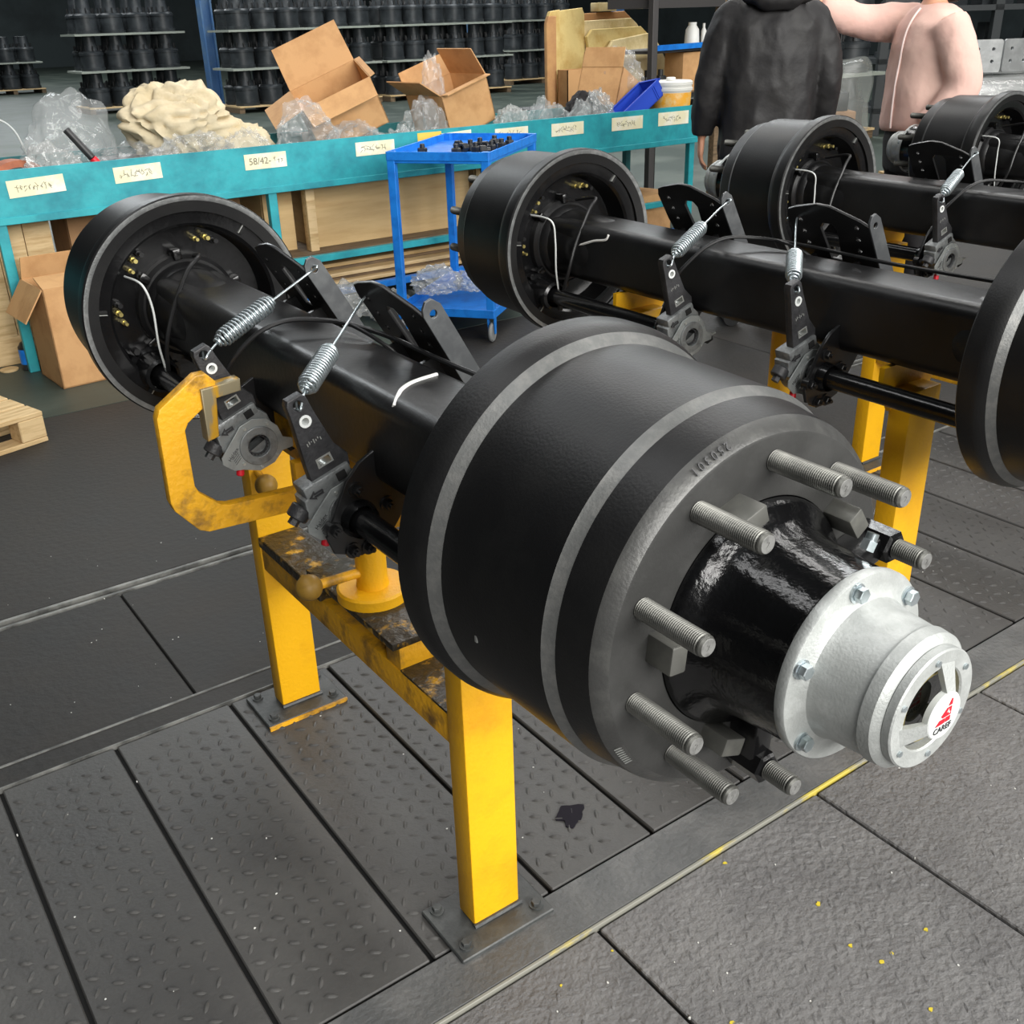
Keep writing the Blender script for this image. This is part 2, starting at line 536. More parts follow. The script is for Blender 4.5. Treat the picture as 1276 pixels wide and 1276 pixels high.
def speck(x, y, s, m, n=7):
    poly = [(x + s * random.uniform(.4, 1) * cos(2 * pi * k / n), y + s * random.uniform(.3, 1) * sin(2 * pi * k / n)) for k in range(n)]
    return poly


bs = {'yellow_speck': B(), 'pale_speck': B()}
for k in range(26):
    bs['yellow_speck'].prism(speck(random.uniform(-.2, 1.5), random.uniform(-.1, .45), random.uniform(.002, .007), 0), -.003, .0008, 'xy')
for k in range(150):
    x, y = random.choice(((random.uniform(-.9, 1.2), random.uniform(.6, 1.5)), (random.uniform(-.2, 1.5), random.uniform(-.1, .45)), (random.uniform(-.6, .3), random.uniform(1.6, 2.6)), (random.uniform(1.1, 2.2), random.uniform(.6, 1.4))))
    bs['pale_speck'].prism(speck(x, y, random.uniform(.0008, .0028), 0, 5), -.003, .0009, 'xy')
for k, b in bs.items():
    o = b.build('paint_fleck', k, floor, smooth=0); o['kind'] = 'stuff'
# oil mark
pts = [(.262 + (.03 + .008 * sin(3 * t + 1) + .004 * sin(7 * t)) * cos(t), .722 + (.027 + .006 * sin(2 * t) + .004 * sin(5 * t)) * sin(t)) for t in [2 * pi * k / 30 for k in range(30)]]
B().prism(pts, -.004, .0024, 'xy').build('oil_mark', 'stain', floor, smooth=0)

# walls of the hall
struct(B().box((-30, 50, 0), (40, 50.3, 8)).build('wall_back', 'wall_paint', smooth=0), 'dark far wall of the hall')
struct(B().box((30, -14, 0), (30.3, 50, 8)).build('wall_right', 'wall_paint', smooth=0), 'dark right wall of the hall')
struct(B().box((-30, -14, 0), (-29.7, 50, 8)).build('wall_left', 'wall_paint', smooth=0), 'dark left wall of the hall')
struct(B().box((-30, -14, 8), (40, 50, 8.2)).build('ceiling', 'wall_paint', smooth=0), 'dark roof of the hall')

# =====================================================================
#  AXLE  (local: axis on Y through origin, near end at -Y; origin = beam centre)
# =====================================================================
AH = .8747
YC = 1.04
L0 = lambda y: y - YC     # world y of the front axle -> local


def make_axle(label):
    A = thing('trailer_axle', label, 'axle', (0, YC, AH), group='trailer axles on yellow stands')
    # --- beam, rounded square tube
    b = B()
    sec = rrect(.075, .075, .027, 6)
    rings = []
    for v, k in ((-.72, 1), (.72, 1)):
        rings.append([b.bm.verts.new((p[0], v, p[1])) for p in sec])
    b.ring_faces(rings); b.bm.faces.new(rings[0]); b.bm.faces.new(rings[1])
    beam = b.build('axle_beam', 'beam_paint', A)
    for s in (-1, 1):
        # s=-1 : near end.  build with y mirrored
        def Y(y): return s * (YC - y)      # world y of near end -> local
        prof = [(.099, .2072), (.104, .2085), (.1412, .2145)]
        proff = [(.1105, .125), (.0845, .128), (.084, .130), (.084, .1915), (.0848, .1942)]
        profb = [(.0848, .1942), (.0868, .1968), (.0955, .2052), (.099, .2072)]
        prof2 = [(.1412, .2145), (.1430, .2152), (.1522, .2208), (.154, .2222)]
        prof3 = [(.154, .2222), (.330, .2257)]
        prof4 = [(.330, .2257), (.3312, .2266), (.3395, .2345), (.3425, .237)]
        prof5 = [(.3425, .237), (.348, .2405), (.356, .2438), (.364, .2455), (.3905, .2455), (.394, .2425)]
        prof6 = [(.394, .2425), (.3935, .234), (.3925, .2325)]
        prof7 = [(.3925, .2325), (.388, .21), (.15, .21), (.12, .19), (.1105, .125)]
        N = 128
        drum = B().lathe([(Y(a), r) for a, r in prof], N).lathe([(Y(a), r) for a, r in prof3], N).lathe([(Y(a), r) for a, r in prof5], N).lathe([(Y(a), r) for a, r in prof7], N).build('brake_drum', 'drum_paint', A, weld=True)
        B().lathe([(Y(a), r) for a, r in prof2], N).build('shoulder_sheen', 'chamfer_sheen', drum)  # same black paint as the drum, its sheen painted in
        B().lathe([(Y(a), r) for a, r in prof4], N).build('shoulder_sheen', 'chamfer_sheen', drum)
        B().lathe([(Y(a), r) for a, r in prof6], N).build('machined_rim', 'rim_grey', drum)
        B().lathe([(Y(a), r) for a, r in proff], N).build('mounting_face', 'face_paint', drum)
        B().lathe([(Y(a), r) for a, r in profb], N).build('rim_bevel', 'bevel_painted_sheen', drum)
        # wheel studs
        ph = .24595 if s < 0 else .24595
        stud_src = end_src = None
        for k in range(10):
            t = ph + k * pi / 5
            x, z = .1675 * cos(t), .1675 * sin(t)
            if stud_src is None:
                pr = [(0, .0108), (.005, .0108)]
                yy = .005
                while yy < .088:
                    pr += [(yy, .0113), (yy + .0012, .0094)]; yy += .0024
                pr += [(.0895, .0108), (.091, .0105), (.0935, .0088)]
                bb = B().lathe([(-q, r) for q, r in pr], 18, cap0=True, cap1=False)
                st = bb.build('wheel_stud', 'stud_steel', drum, smooth=20)
                stud_src = st
                en = B().lathe([(-.0935, .0088), (-.0936, .0086)], 18, cap1=True)
                en.text('2', .009, .0003, Matrix.Translation((0, -.0938, 0)) @ XZ)
                en = en.build('stud_end', 'stud_end', st, smooth=20)
                end_src = en
            else:
                st = inst(stud_src, 'wheel_stud', drum)
                st2 = bpy.data.objects.new('stud_end', end_src.data); COL.objects.link(st2)
                st2.parent = drum; st2.location = (x, Y(.0925), z)
                if s > 0: st2.rotation_euler = (0, 0, pi)
            st.location = (x, Y(.0925), z)
            if s > 0: st.rotation_euler = (0, 0, pi)
        # stud ends parented to drum directly to keep to three levels
        end_src.parent = drum; end_src.location = stud_src.location; end_src.rotation_euler = stud_src.rotation_euler
        # cast digits on the rim
        if s < 0:
            bt = B()
            for i, chx in enumerate('250301'):
                t = radians(104.5 + i * 2.45)
                r_, yy = .2022, .0895
                out = Vector((cos(t), 0, sin(t))); axn = Vector((0, -1, 0))
                nrm = (out * .62 + axn * .78).normalized()
                right = Vector((-sin(t), 0, cos(t)))    # increasing angle
                up = nrm.cross(right).normalized()
                m4 = Matrix.Identity(4)
                for q in range(3):
                    m4[q][0] = right[q]; m4[q][1] = up[q]; m4[q][2] = nrm[q]
                m4.translation = out * r_ + Vector((0, Y(yy), 0)) + nrm * .0006
                bt.text(chx, .0125, .0007, m4)
            bt.build('cast_digits', 'black_cast', drum, smooth=0)
            bt = B()
            for i in range(8):
                t = radians(208 + i * 1.1)
                bt.cyl((.1965 * cos(t), Y(.0875), .1965 * sin(t)), (.2035 * cos(t + .004), Y(.092), .2035 * sin(t + .004)), .0008, 6)
            bt.build('cast_marks', 'bare_shine', drum, smooth=0)
            B().box((-.2215, Y(.27), -.045), (-.2195, Y(.274), -.02), mtx=Matrix.Rotation(radians(0), 4, 'Y')).build('paint_scratch', 'bare_shine', drum, smooth=0)
        # --- hub
        hp = [(.086, .127), (.08, .1265), (.073, .1215), (.066, .112), (.055, .104), (.04, .1005), (.02, .0985), (-.005, .096), (-.024, .0955), (-.030, .0965), (-.031, .07), (-.028, .05)]
        hub = B().lathe([(Y(a), r) for a, r in hp], 96, cap1=True).build('wheel_hub', 'hub_gloss', A)
        for k, ang in enumerate((35, 109, 174, 248, 320)):
            mm = Matrix.Rotation(-radians(ang - 90), 4, 'Y')
            B().box((-.0155, min(Y(.09), Y(.05)), .128), (.0155, max(Y(.09), Y(.05)), .149), mtx=mm, bev=.0025).build('hub_lug', 'hub_lug_grey', hub)
        for k in (0, 7):
            t = ph + k * pi / 5
            bb = B()
            bb.cyl((.1675 * cos(t), Y(.085), .1675 * sin(t)), (.1675 * cos(t), Y(.036), .1675 * sin(t)), .0185, 6, bev=.003)
            mm = Matrix.Rotation(-(t - pi / 2), 4, 'Y')
            bb.box((-.014, min(Y(.085), Y(.046)), .09), (.014, max(Y(.085), Y(.046)), .165), mtx=mm, bev=.005)
            bb.build('stud_boss', 'gloss_black', hub)
        b1 = B().cyl((.062, Y(.004), .085), (.067, Y(.004), .094), .008, 6).cyl((.067, Y(.004), .094), (.070, Y(.004), .101), .006, 16)
        b1.build('filler_plug', 'zinc', hub)
        # --- hub cap
        cp = [(-.030, .094), (-.0305, .0972), (-.033, .098), (-.040, .098), (-.0418, .0968), (-.0424, .088), (-.0432, .080), (-.047, .0735), (-.054, .0705), (-.098, .0665), (-.0985, .0685), (-.110, .0672), (-.1155, .0612), (-.116, .0575), (-.116, .04), (-.10, .04), (-.10, .0)]
        cap = B().lathe([(Y(a), max(r, .0005)) for a, r in cp], 96, cap1=True).build('hub_cap', 'cast_aluminium', A)
        for k in range(6):
            t = radians(38.5 + 60 * k)
            x, z = .0862 * cos(t), .0862 * sin(t)
            B().cyl((x, Y(-.0415), z), (x, Y(-.0445), z), .0098, 24).cyl((x, Y(-.0445), z), (x, Y(-.0525), z), .0076, 6, bev=.0008).build('cap_bolt', 'zinc', cap)
        # ring with three spokes, window, emblem
        spoke = B()
        spoke.lathe([(Y(a), r) for a, r in ((-.1165, .042), (-.1165, .0592), (-.124, .0592), (-.1255, .0578), (-.1255, .0425), (-.124, .041), (-.1165, .041))], 80)
        for ang in (75, 195, 315):
            t = radians(ang)
            rd = Vector((cos(t), 0, sin(t))); sd = Vector((-sin(t), 0, cos(t)))
            w = .0085
            sg = [(.046, -.1255), (.022, -.137), (.022, -.132), (.046, -.119)]
            va = [spoke.bm.verts.new(rd * r_ + sd * w * (1.25 if r_ > .03 else .8) + Vector((0, Y(y_), 0))) for r_, y_ in sg]
            vb = [spoke.bm.verts.new(rd * r_ - sd * w * (1.25 if r_ > .03 else .8) + Vector((0, Y(y_), 0))) for r_, y_ in sg]
            spoke.bm.faces.new(va); spoke.bm.faces.new(vb); spoke.ring_faces([va, vb])
        spoke.build('spoked_ring', 'cast_aluminium', cap)
        B().lathe([(Y(-.1165), .041), (Y(-.1185), .036), (Y(-.1195), .0005)], 48).build('sight_glass', 'glass_dark', cap)
        B().lathe([(Y(-.1185), .0365), (Y(-.121), .035), (Y(-.121), .033), (Y(-.1185), .0315)], 48).build('gauge_ring', 'brass', cap)
        em = B().lathe([(Y(-.131), .0232), (Y(-.1365), .0235), (Y(-.1375), .0225), (Y(-.1377), .0005)], 64).build('emblem_disc', 'emblem_white', cap)
        fl = Matrix.Translation((0, Y(-.1378), 0)) @ (Matrix.Rotation(pi, 4, 'Z') if s > 0 else Matrix.Identity(4)) @ XZ
        lg = B()
        for poly in ([(.010, .0165), (.0115, .0165), (.0115, .0105), (.0065, .0105)],
                     [(.005, .0085), (.0115, .0085), (.0115, .0), (-.0005, .0), (-.0025, .0022)],
                     [(-.0042, -.0015), (.0036, -.0015), (.0036, -.0062), (-.0092, -.0062)],
                     [(.0048, -.0015), (.0115, -.0015), (.0115, -.0062), (.0048, -.0062)]):
            lg.plate([(p[0] - .003, p[1] - .0008) for p in poly], [], .0008, fl)
        lg.build('red_emblem', 'red_paint', cap, smooth=0)
        wh = B().plate([(.0015, .0035), (.0045, .0065), (.0045, .0035)], [], .0012, fl).plate(circle(.0055, .0025, .0012, 10), [], .0012, fl)
        wh.build('emblem_cutout', 'emblem_white', cap, smooth=0)
        B().text('CAREF', .0088, .0004, fl @ Matrix.Translation((-.001, -.0128, 0))).build('emblem_lettering', 'dark_print', cap, smooth=0)
        for k in range(6):
            t = radians(35 + 60 * k)
            x, z = .0502 * cos(t), .0502 * sin(t)
            B().cyl((x, Y(-.125), z), (x, Y(-.1275), z), .003, 10).build('ring_screw', 'zinc', cap)
        # --- dust shield and brake spider inside the open end
        sp = [(.376, .2295), (.3755, .226), (.384, .223), (.380, .215), (.378, .185), (.372, .179), (.335, .176), (.315, .17), (.310, .10)]
        sh = B().lathe([(Y(a), r) for a, r in sp], 96).build('dust_shield', 'gloss_black', A)
        B().lathe([(Y(.378), .2302), (Y(.3885), .2298), (Y(.389), .2262), (Y(.379), .2255)], 96).build('shield_rim', 'rim_grey', sh)
        B().lathe([(Y(a), r) for a, r in ((.30, .112), (.33, .112), (.338, .104), (.338, .0985), (.352, .096), (.36, .088), (.50, .0805), (.52, .074))], 64).build('spindle_collar', 'beam_paint', A)
        # slots, bolts, fittings
        for ang, r_ in ((172, .206), (51, .204), (290, .206), (230, .206)):
            t = radians(ang); mm = Matrix.Rotation(-(t - pi / 2), 4, 'Y')
            B().box((-.004, min(Y(.3835), Y(.377)), r_ - .014), (.004, max(Y(.3835), Y(.377)), r_ + .014), mtx=mm, bev=.002).build('shield_slot', 'seam_black', sh)
            B().box((-.006, min(Y(.384), Y(.377)), r_ - .014), (-.0045, max(Y(.384), Y(.377)), r_ + .012), mtx=mm).build('slot_lip', 'bare_shine', sh)
        for ang, r_ in ((135, .150), (70, .150), (180, .150)):
            t = radians(ang)
            for da, dr, rad, mt_ in ((-3.0, .004, .0075, 'brass'), (5.5, -.004, .006, 'brass'), (-10, .004, .0085, 'bracket_paint')):
                t2 = t + radians(da); x, z = (r_ + dr) * cos(t2), (r_ + dr) * sin(t2)
                B().cyl((x, Y(.308), z), (x, Y(.328), z), rad, 6, bev=.001).cyl((x, Y(.328), z), (x, Y(.345), z), rad * .62, 12).build('spider_bolt' if mt_ != 'brass' else 'brass_fitting', mt_, sh)
        for ang in (20, 96, 140, 215, 265, 330):
            t = radians(ang); mm = Matrix.Rotation(-(t - pi / 2), 4, 'Y')
            B().box((-.009, min(Y(.31), Y(.345)), .104), (.009, max(Y(.31), Y(.345)), .128), mtx=mm, bev=.003).build('spider_rib', 'gloss_black', sh)
        # s-cam boss + chamber lump low in the shield
        B().lathe([(Y(.30), .05), (Y(.345), .048), (Y(.355), .04), (Y(.42), .037), (Y(.425), .03)], 40, c=(-.11, 0, -.118)).build('cam_boss', 'gloss_black', sh)
        for dx, dz in ((.05, .0), (-.03, .045), (-.03, -.045)):
            B().cyl((-.11 + dx, Y(.34), -.118 + dz), (-.11 + dx, Y(.362), -.118 + dz), .008, 6, bev=.001).build('boss_bolt', 'bracket_paint', sh)
        # --- camshaft
        hy = .82 if s < 0 else YC * 2 - 1.17
        B().cyl((-.11, Y(.36), -.118), (-.11, Y(hy - .04), -.118), .0205, 24).lathe([(Y(hy - .075), .0265), (Y(hy - .06), .0305), (Y(hy - .035), .0305), (Y(hy - .03), .026)], 32, c=(-.11, 0, -.118)).build('camshaft', 'gloss_black', A)
        # anchor plate that holds the camshaft bush to the beam
        pl_y = Y(hy - .052)
        out = [(-.155, -.165), (-.165, -.135), (-.125, -.055), (-.10, -.03), (-.07, -.015), (-.02, -.073), (.0, -.085), (-.06, -.165), (-.11, -.182)]
        ap = B().plate(out, [circle(-.11, -.118, .024, 20)], .008, Matrix.Translation((0, pl_y, 0)) @ XZ, bev=.001).build('camshaft_plate', 'bracket_paint', A)
        for dx, dz in ((.0, .047), (-.042, -.008), (.05, .01), (.012, -.052), (-.015, -.05)):
            y_ = pl_y - .004 * 1
            B().cyl((-.11 + dx, y_ + .012, -.118 + dz), (-.11 + dx, y_ - .003, -.118 + dz), .0125, 20).cyl((-.11 + dx, y_ - .003, -.118 + dz), (-.11 + dx, y_ - .012, -.118 + dz), .0085, 6, bev=.001).cyl((-.11 + dx, y_ - .012, -.118 + dz), (-.11 + dx, y_ - .018, -.118 + dz), .004, 10).build('plate_bolt', 'bracket_paint', ap)

    # ---- slack adjusters (visible face towards -Y)
    def adjuster(y, tilt, shaft_end):
        base = Matrix.Translation((-.11, L0(y), -.118)) @ Matrix.Rotation(-radians(tilt), 4, 'Y')
        T = lambda yy: base @ Matrix.Translation((0, yy, 0)) @ XZ
        # hub ring + worm housing
        b = B()
        ring = circle(0, 0, .043, 32)
        b.plate(ring, [circle(0, 0, .0205, 24)], .046, T(0), bev=.002)
        b.plate([(-.060, .022), (-.055, .052), (-.02, .066), (.03, .062), (.043, .04), (.042, .0), (-.036, -.01)], [circle(0, 0, .0205, 24)], .038, T(0), bev=.003)
        b.box((-.05, -.02, .05), (.033, .02, .072), mtx=base, bev=.004)
        h = b.build('slack_adjuster', 'adjuster_grey', A)
        # face plate with rivets
        B().plate([(-.072, .006), (-.068, .018), (-.012, .05), (.012, .05), (.036, .036), (.047, .012), (.046, -.012), (.062, -.026), (.055, -.04), (.034, -.035), (.01, -.046), (-.02, -.044), (-.045, -.024), (-.06, -.016)],
                  [circle(0, 0, .031, 28)], .003, T(-.0245), bev=.0006).build('face_plate', 'name_plate', h)
        B().plate(circle(0, 0, .036, 32), [circle(0, 0, .0205, 28)], .007, T(-.026), bev=.0015).build('hub_collar', 'adjuster_grey', h)
        tt = B()
        tt.text('Haldex', .0095, .0003, T(-.0262) @ Matrix.Translation((-.047, .012, 0)) @ Matrix.Rotation(radians(28), 4, 'Z'))
        for i in range(4):
            tt.plate([(-.052, .004 - i * .004), (-.038, .0105 - i * .004), (-.038, .0113 - i * .004), (-.052, .0048 - i * .004)], [], .0006, T(-.0262))
        tt.build('plate_lettering', 'dark_print', h, smooth=0)
        rv = B()
        for a, r_ in ((100, .042), (40, .042), (200, .042), (250, .041), (300, .041)):
            x, z = r_ * cos(radians(a)), r_ * sin(radians(a))
            q0 = base @ Vector((x, -.025, z)); q1 = base @ Vector((x, -.0285, z))
            rv.cyl(q0, q1, .0026, 10)
        rv.build('rivets', 'bare_shine', h)
        # splined bore / shaft end
        q = B().plate([((.0203 if k % 2 else .0178) * cos(2 * pi * k / 40), (.0203 if k % 2 else .0178) * sin(2 * pi * k / 40)) for k in range(40)], [circle(0, 0, .0165, 20)], .04, T(-.003))
        q.build('splined_bore', 'black_cast', h, smooth=0)
        if shaft_end:
            e = B().cyl(base @ Vector((0, .02, 0)), base @ Vector((0, -.034, 0)), .017, 24, bev=.002).cyl(base @ Vector((0, -.034, 0)), base @ Vector((0, -.037, 0)), .006, 8)
            e.build('shaft_end', 'black_cast', h)
        else:
            B().cyl(base @ Vector((0, .02, 0)), base @ Vector((0, .012, 0)), .0185, 24).build('bore_bottom', 'seam_black', h)
        # arm
        arm = [(-.031, .062), (-.0275, .10), (-.0185, .17), (-.0165, .196), (-.012, .2035), (.012, .2035), (.0165, .196), (.0185, .17), (.026, .11), (.040, .082), (.036, .062)]
        am = B().plate(arm, [circle(0, .190, .0075, 16), circle(0, .163, .0062, 16), [(-.010, .086), (.013, .086), (.012, .098), (-.009, .098)]], .018, T(-.004), bev=.002).build('lever_arm', 'black_cast', h)
        B().plate(circle(0, .163, .0098, 20), [circle(0, .163, .0058, 18)], .0205, T(-.004)).build('arm_bush', 'emblem_white', h)
        B().plate([(-.012, .084), (.015, .084), (.0142, .1), (-.011, .1)], [[(-.009, .0865), (.012, .0865), (.0113, .0975), (-.0082, .0975)]], .0195, T(-.004)).build('arm_window', 'bare_shine', h, smooth=0)
        sc = B()
        for i in range(7):
            sc.box((-.013 + i * .0038, -.0138, .125 + .002 * (i % 3)), (-.0115 + i * .0038, -.0125, .130 + .002 * (i % 2)), mtx=base)
        sc.build('stamped_marks', 'bare_shine', h, smooth=0)
        # arrow, square plug, worm cap, red plug, grease nipple
        B().plate([(-.046, .053), (-.036, .061), (-.036, .057), (-.022, .057), (-.022, .050), (-.036, .050), (-.036, .046)], [[(-.042, .0535), (-.038, .057), (-.038, .0548), (-.0245, .0548), (-.0245, .0522), (-.038, .0522), (-.038, .0498)]], .002, T(-.0215)).build('arrow_mark', 'dark_print', h, smooth=0)
        B().box((.006, -.0225, .052), (.022, -.017, .066), mtx=base, bev=.001).build('square_plug', 'seam_black', h)
        wx = Matrix.Translation((0, 0, 0))
        B().cyl(base @ Vector((-.056, -.002, .037)), base @ Vector((-.074, -.002, .026)), .017, 20, bev=.002).cyl(base @ Vector((-.074, -.002, .026)), base @ Vector((-.083, -.002, .0205)), .0085, 6).build('worm_cap', 'black_cast', h)
        B().cyl(base @ Vector((-.045, -.012, -.022)), base @ Vector((-.054, -.014, -.036)), .0072, 14, bev=.002).build('red_plug', 'red_paint', h)
        B().cyl(base @ Vector((.055, -.022, -.03)), base @ Vector((.074, -.022, -.034)), .003, 8).build('grease_nipple', 'bare_shine', h)
        B().box((.046, -.02, -.05), (.066, .015, -.034), mtx=base, bev=.002).build('stop_pad', 'seam_black', h)
        return base

    near = adjuster(.82, 17.5, True)
    far = adjuster(1.17, 21, False)

    # ---- chamber brackets: inclined plate with end flanges
    for y0, y1 in ((.82, 1.035), (1.235, 1.45)):
        a, c = L0(y0), L0(y1)
        top = Vector((.045, 0, .178)); wdir = Vector((.488, 0, -.873)); nrm = Vector((.873, 0, .488))
        ydir = Vector((0, 1, 0))
        m4 = Matrix.Identity(4)
        for q in range(3):
            m4[q][0] = ydir[q]; m4[q][1] = -wdir[q]; m4[q][2] = ydir.cross(-wdir)[q]
        m4.translation = top
        outl = [(a, -.215), (a, -.03), (a + .02, -.018), ((a + c) / 2 - .018, .008), ((a + c) / 2 + .018, .010), (c - .03, -.004), (c - .008, -.012), (c, -.03), (c - .004, -.10), (c - .03, -.215)]
        holes = [circle(a + .032, -.035, .0055, 10), circle(a + .035, -.065, .0055, 10), circle(a + .038, -.095, .0055, 10),
                 circle(c - .036, -.035, .0055, 10), circle(c - .038, -.065, .0055, 10), circle(c - .041, -.095, .0055, 10),
                 [((a + c) / 2 - .022, -.05), ((a + c) / 2 - .014, -.13), ((a + c) / 2 + .014, -.13), ((a + c) / 2 + .022, -.05), ((a + c) / 2 + .012, -.036), ((a + c) / 2 - .012, -.036)]]
        br = B().plate(outl, holes, .007, m4, bev=.001).build('chamber_bracket', 'bracket_paint', A)
        # flange at the camera-side end, with a hook hole
        m5 = Matrix.Identity(4)
        for q in range(3):
            m5[q][0] = nrm[q]; m5[q][1] = -wdir[q]; m5[q][2] = -1 * ydir[q]
        m5.translation = top + Vector((0, a, 0))
        B().plate([(-.003, -.225), (-.003, -.03), (.002, -.019), (.012, -.012), (.024, -.014), (.033, -.03), (.034, -.225)], [circle(.014, -.036, .0065, 14)], .006, m5, bev=.001).build('bracket_flange', 'bracket_flange', br)
        m6 = m5.copy(); m6.translation = top + Vector((0, c - .012, 0))
        B().plate([(-.003, -.16), (-.003, -.03), (.012, -.016), (.03, -.03), (.034, -.16)], [circle(.014, -.036, .0065, 14)], .006, m6, bev=.001).build('bracket_flange', 'bracket_paint', br)
        for yy in (a + .05, c - .05):
            B().prism([(.07, -.07), (.07, .06), (.105, .07), (.14, -.0), (.145, -.04), (.10, -.07)], yy - .004, yy + .004, 'xz').build('gusset', 'bracket_paint', br, smooth=0)
    # ---- return springs
    def spring(p0, p1, hook0, hook1, turns=19, R=.0150, wire=.0021):
        p0, p1 = Vector(p0), Vector(p1)
        ax = (p1 - p0).normalized()
        x = ax.orthogonal().normalized(); y = ax.cross(x)
        L = (p1 - p0).length
        pts = []
        n = turns * 14
        for i in range(n + 1):
            t = i / n
            e = min(t, 1 - t) * turns
            r = R * min(1, .38 + e * .26) if e < 2.4 else R
            a = 2 * pi * turns * t
            pts.append(p0 + ax * (L * t) + (x * cos(a) + y * sin(a)) * r)
        sp = B().tube(pts, wire, 7).build('return_spring', 'zinc', A, smooth=60)
        h0 = [Vector(q) for q in hook0]; h1 = [Vector(q) for q in hook1]
        B().tube(smooth_path([p0 + ax * .004] + h0, 4), wire * 1.05, 7).build('spring_hook', 'zinc', sp, smooth=60)
        B().tube(smooth_path([p1 - ax * .004] + h1, 4), wire * 1.05, 7).build('spring_hook', 'zinc', sp, smooth=60)

    # near spring : arm top -> far flange of the near bracket
    at = near @ Vector((0, -.004, .19))
    bt = Vector((.045, L0(1.035) - .012, .178)) + Vector((.488, 0, -.873)) * .036 + Vector((.873, 0, .488)) * .014
    ax = (bt - at).normalized()
    spring(at + ax * .035, at + ax * .152, [at + ax * .012 + Vector((0, -.012, 0)), at + Vector((.0, -.016, -.004)), at + Vector((.002, .0, -.006)), at + Vector((.008, .014, .012))],
           [bt - ax * .03, bt + Vector((0, -.014, .006)), bt + Vector((.0, .0, .006)), bt + Vector((-.004, .014, -.004)), bt + Vector((-.012, .014, -.012))])
    at = far @ Vector((0, -.004, .19))
    bt = Vector((.045, L0(1.235), .178)) + Vector((.488, 0, -.873)) * .036 + Vector((.873, 0, .488)) * .014
    ax = (bt - at).normalized()
    spring(at + ax * .034, at + ax * .172, [at + ax * .012 + Vector((0, -.012, 0)), at + Vector((.0, -.016, -.004)), at + Vector((.002, .0, -.006)), at + Vector((.008, .014, .012))],
           [bt - ax * .02, bt + Vector((0, -.014, .006)), bt + Vector((.0, .0, .006)), bt + Vector((.004, .014, -.004)), bt + Vector((-.004, .018, -.012))])

    # ---- hoses and sensor cables
    P = lambda *q: [(x, L0(y), z - AH) for x, y, z in q]
    B().tube(smooth_path(P((-.14, 1.19, .875), (-.125, 1.165, .915), (-.085, 1.14, .958), (-.035, 1.12, .976), (.02, 1.085, .973), (.05, 1.04, .968), (.07, .95, .963), (.075, .80, .958), (.08, .62, .958), (.085, .40, .962), (.08, .385, .96)), 8), .0042, 8).build('brake_hose', 'rubber_hose', A)
    B().tube(smooth_path(P((.045, 1.05, .97), (.06, .99, .955), (.09, .97, .92), (.10, 1.0, .86)), 6), .0035, 8).build('brake_hose', 'rubber_hose', A)
    B().tube(smooth_path(P((-.133, 1.73, .963), (-.12, 1.66, .955), (-.107, 1.66, .903), (-.109, 1.655, .825), (-.103, 1.65, .761)), 6), .0024, 8).build('sensor_cable', 'emblem_white', A)
    B().tube(smooth_path(P((.02, 1.73, .985), (-.005, 1.62, 1.004), (-.043, 1.6, .979), (-.085, 1.6, .902), (-.108, 1.6, .838), (-.106, 1.63, .77), (-.10, 1.65, .72)), 6), .0046, 8).build('sensor_cable', 'rubber_hose', A)
    B().cyl((-.105, L0(1.645), .765 - AH), (-.10, L0(1.65), .72 - AH), .007, 12).cyl((-.1035, L0(1.647), .75 - AH), (-.102, L0(1.648), .74 - AH), .0095, 12).build('cable_plug', 'rubber_hose', A)
    return A


ax1 = make_axle('nearest black axle with aluminium hub cap and red emblem facing the camera')
ax2 = dup(ax1, (1.061, YC - .008, AH), 'second black axle, resting behind the nearest one')
ax3 = dup(ax1, (2.185, YC + .072, AH), 'third black axle, standing in front of the person in black')
ax4 = dup(ax1, (3.40, YC + .182, AH), 'farthest black axle, cut off by the right edge beside the pink sweatshirt')

def chalk(ax, pts, r):
    bm_ = [c for c in ax.children if c.name.startswith('axle_beam')][0]
    B().tube(smooth_path(pts, 4), r, 6).build('chalk_mark', 'white_paint', bm_)


chalk(ax1, [(-.066, -.335, .067), (-.05, -.318, .0742), (-.03, -.297, .0752), (.0, -.28, .0753), (.045, -.272, .0752)], .0034)
chalk(ax2, [(-.0752, .56, .02), (-.0752, .50, .04), (-.0742, .455, .049), (-.0715, .447, .062)], .0034)

# =====================================================================
#  STANDS
# =====================================================================


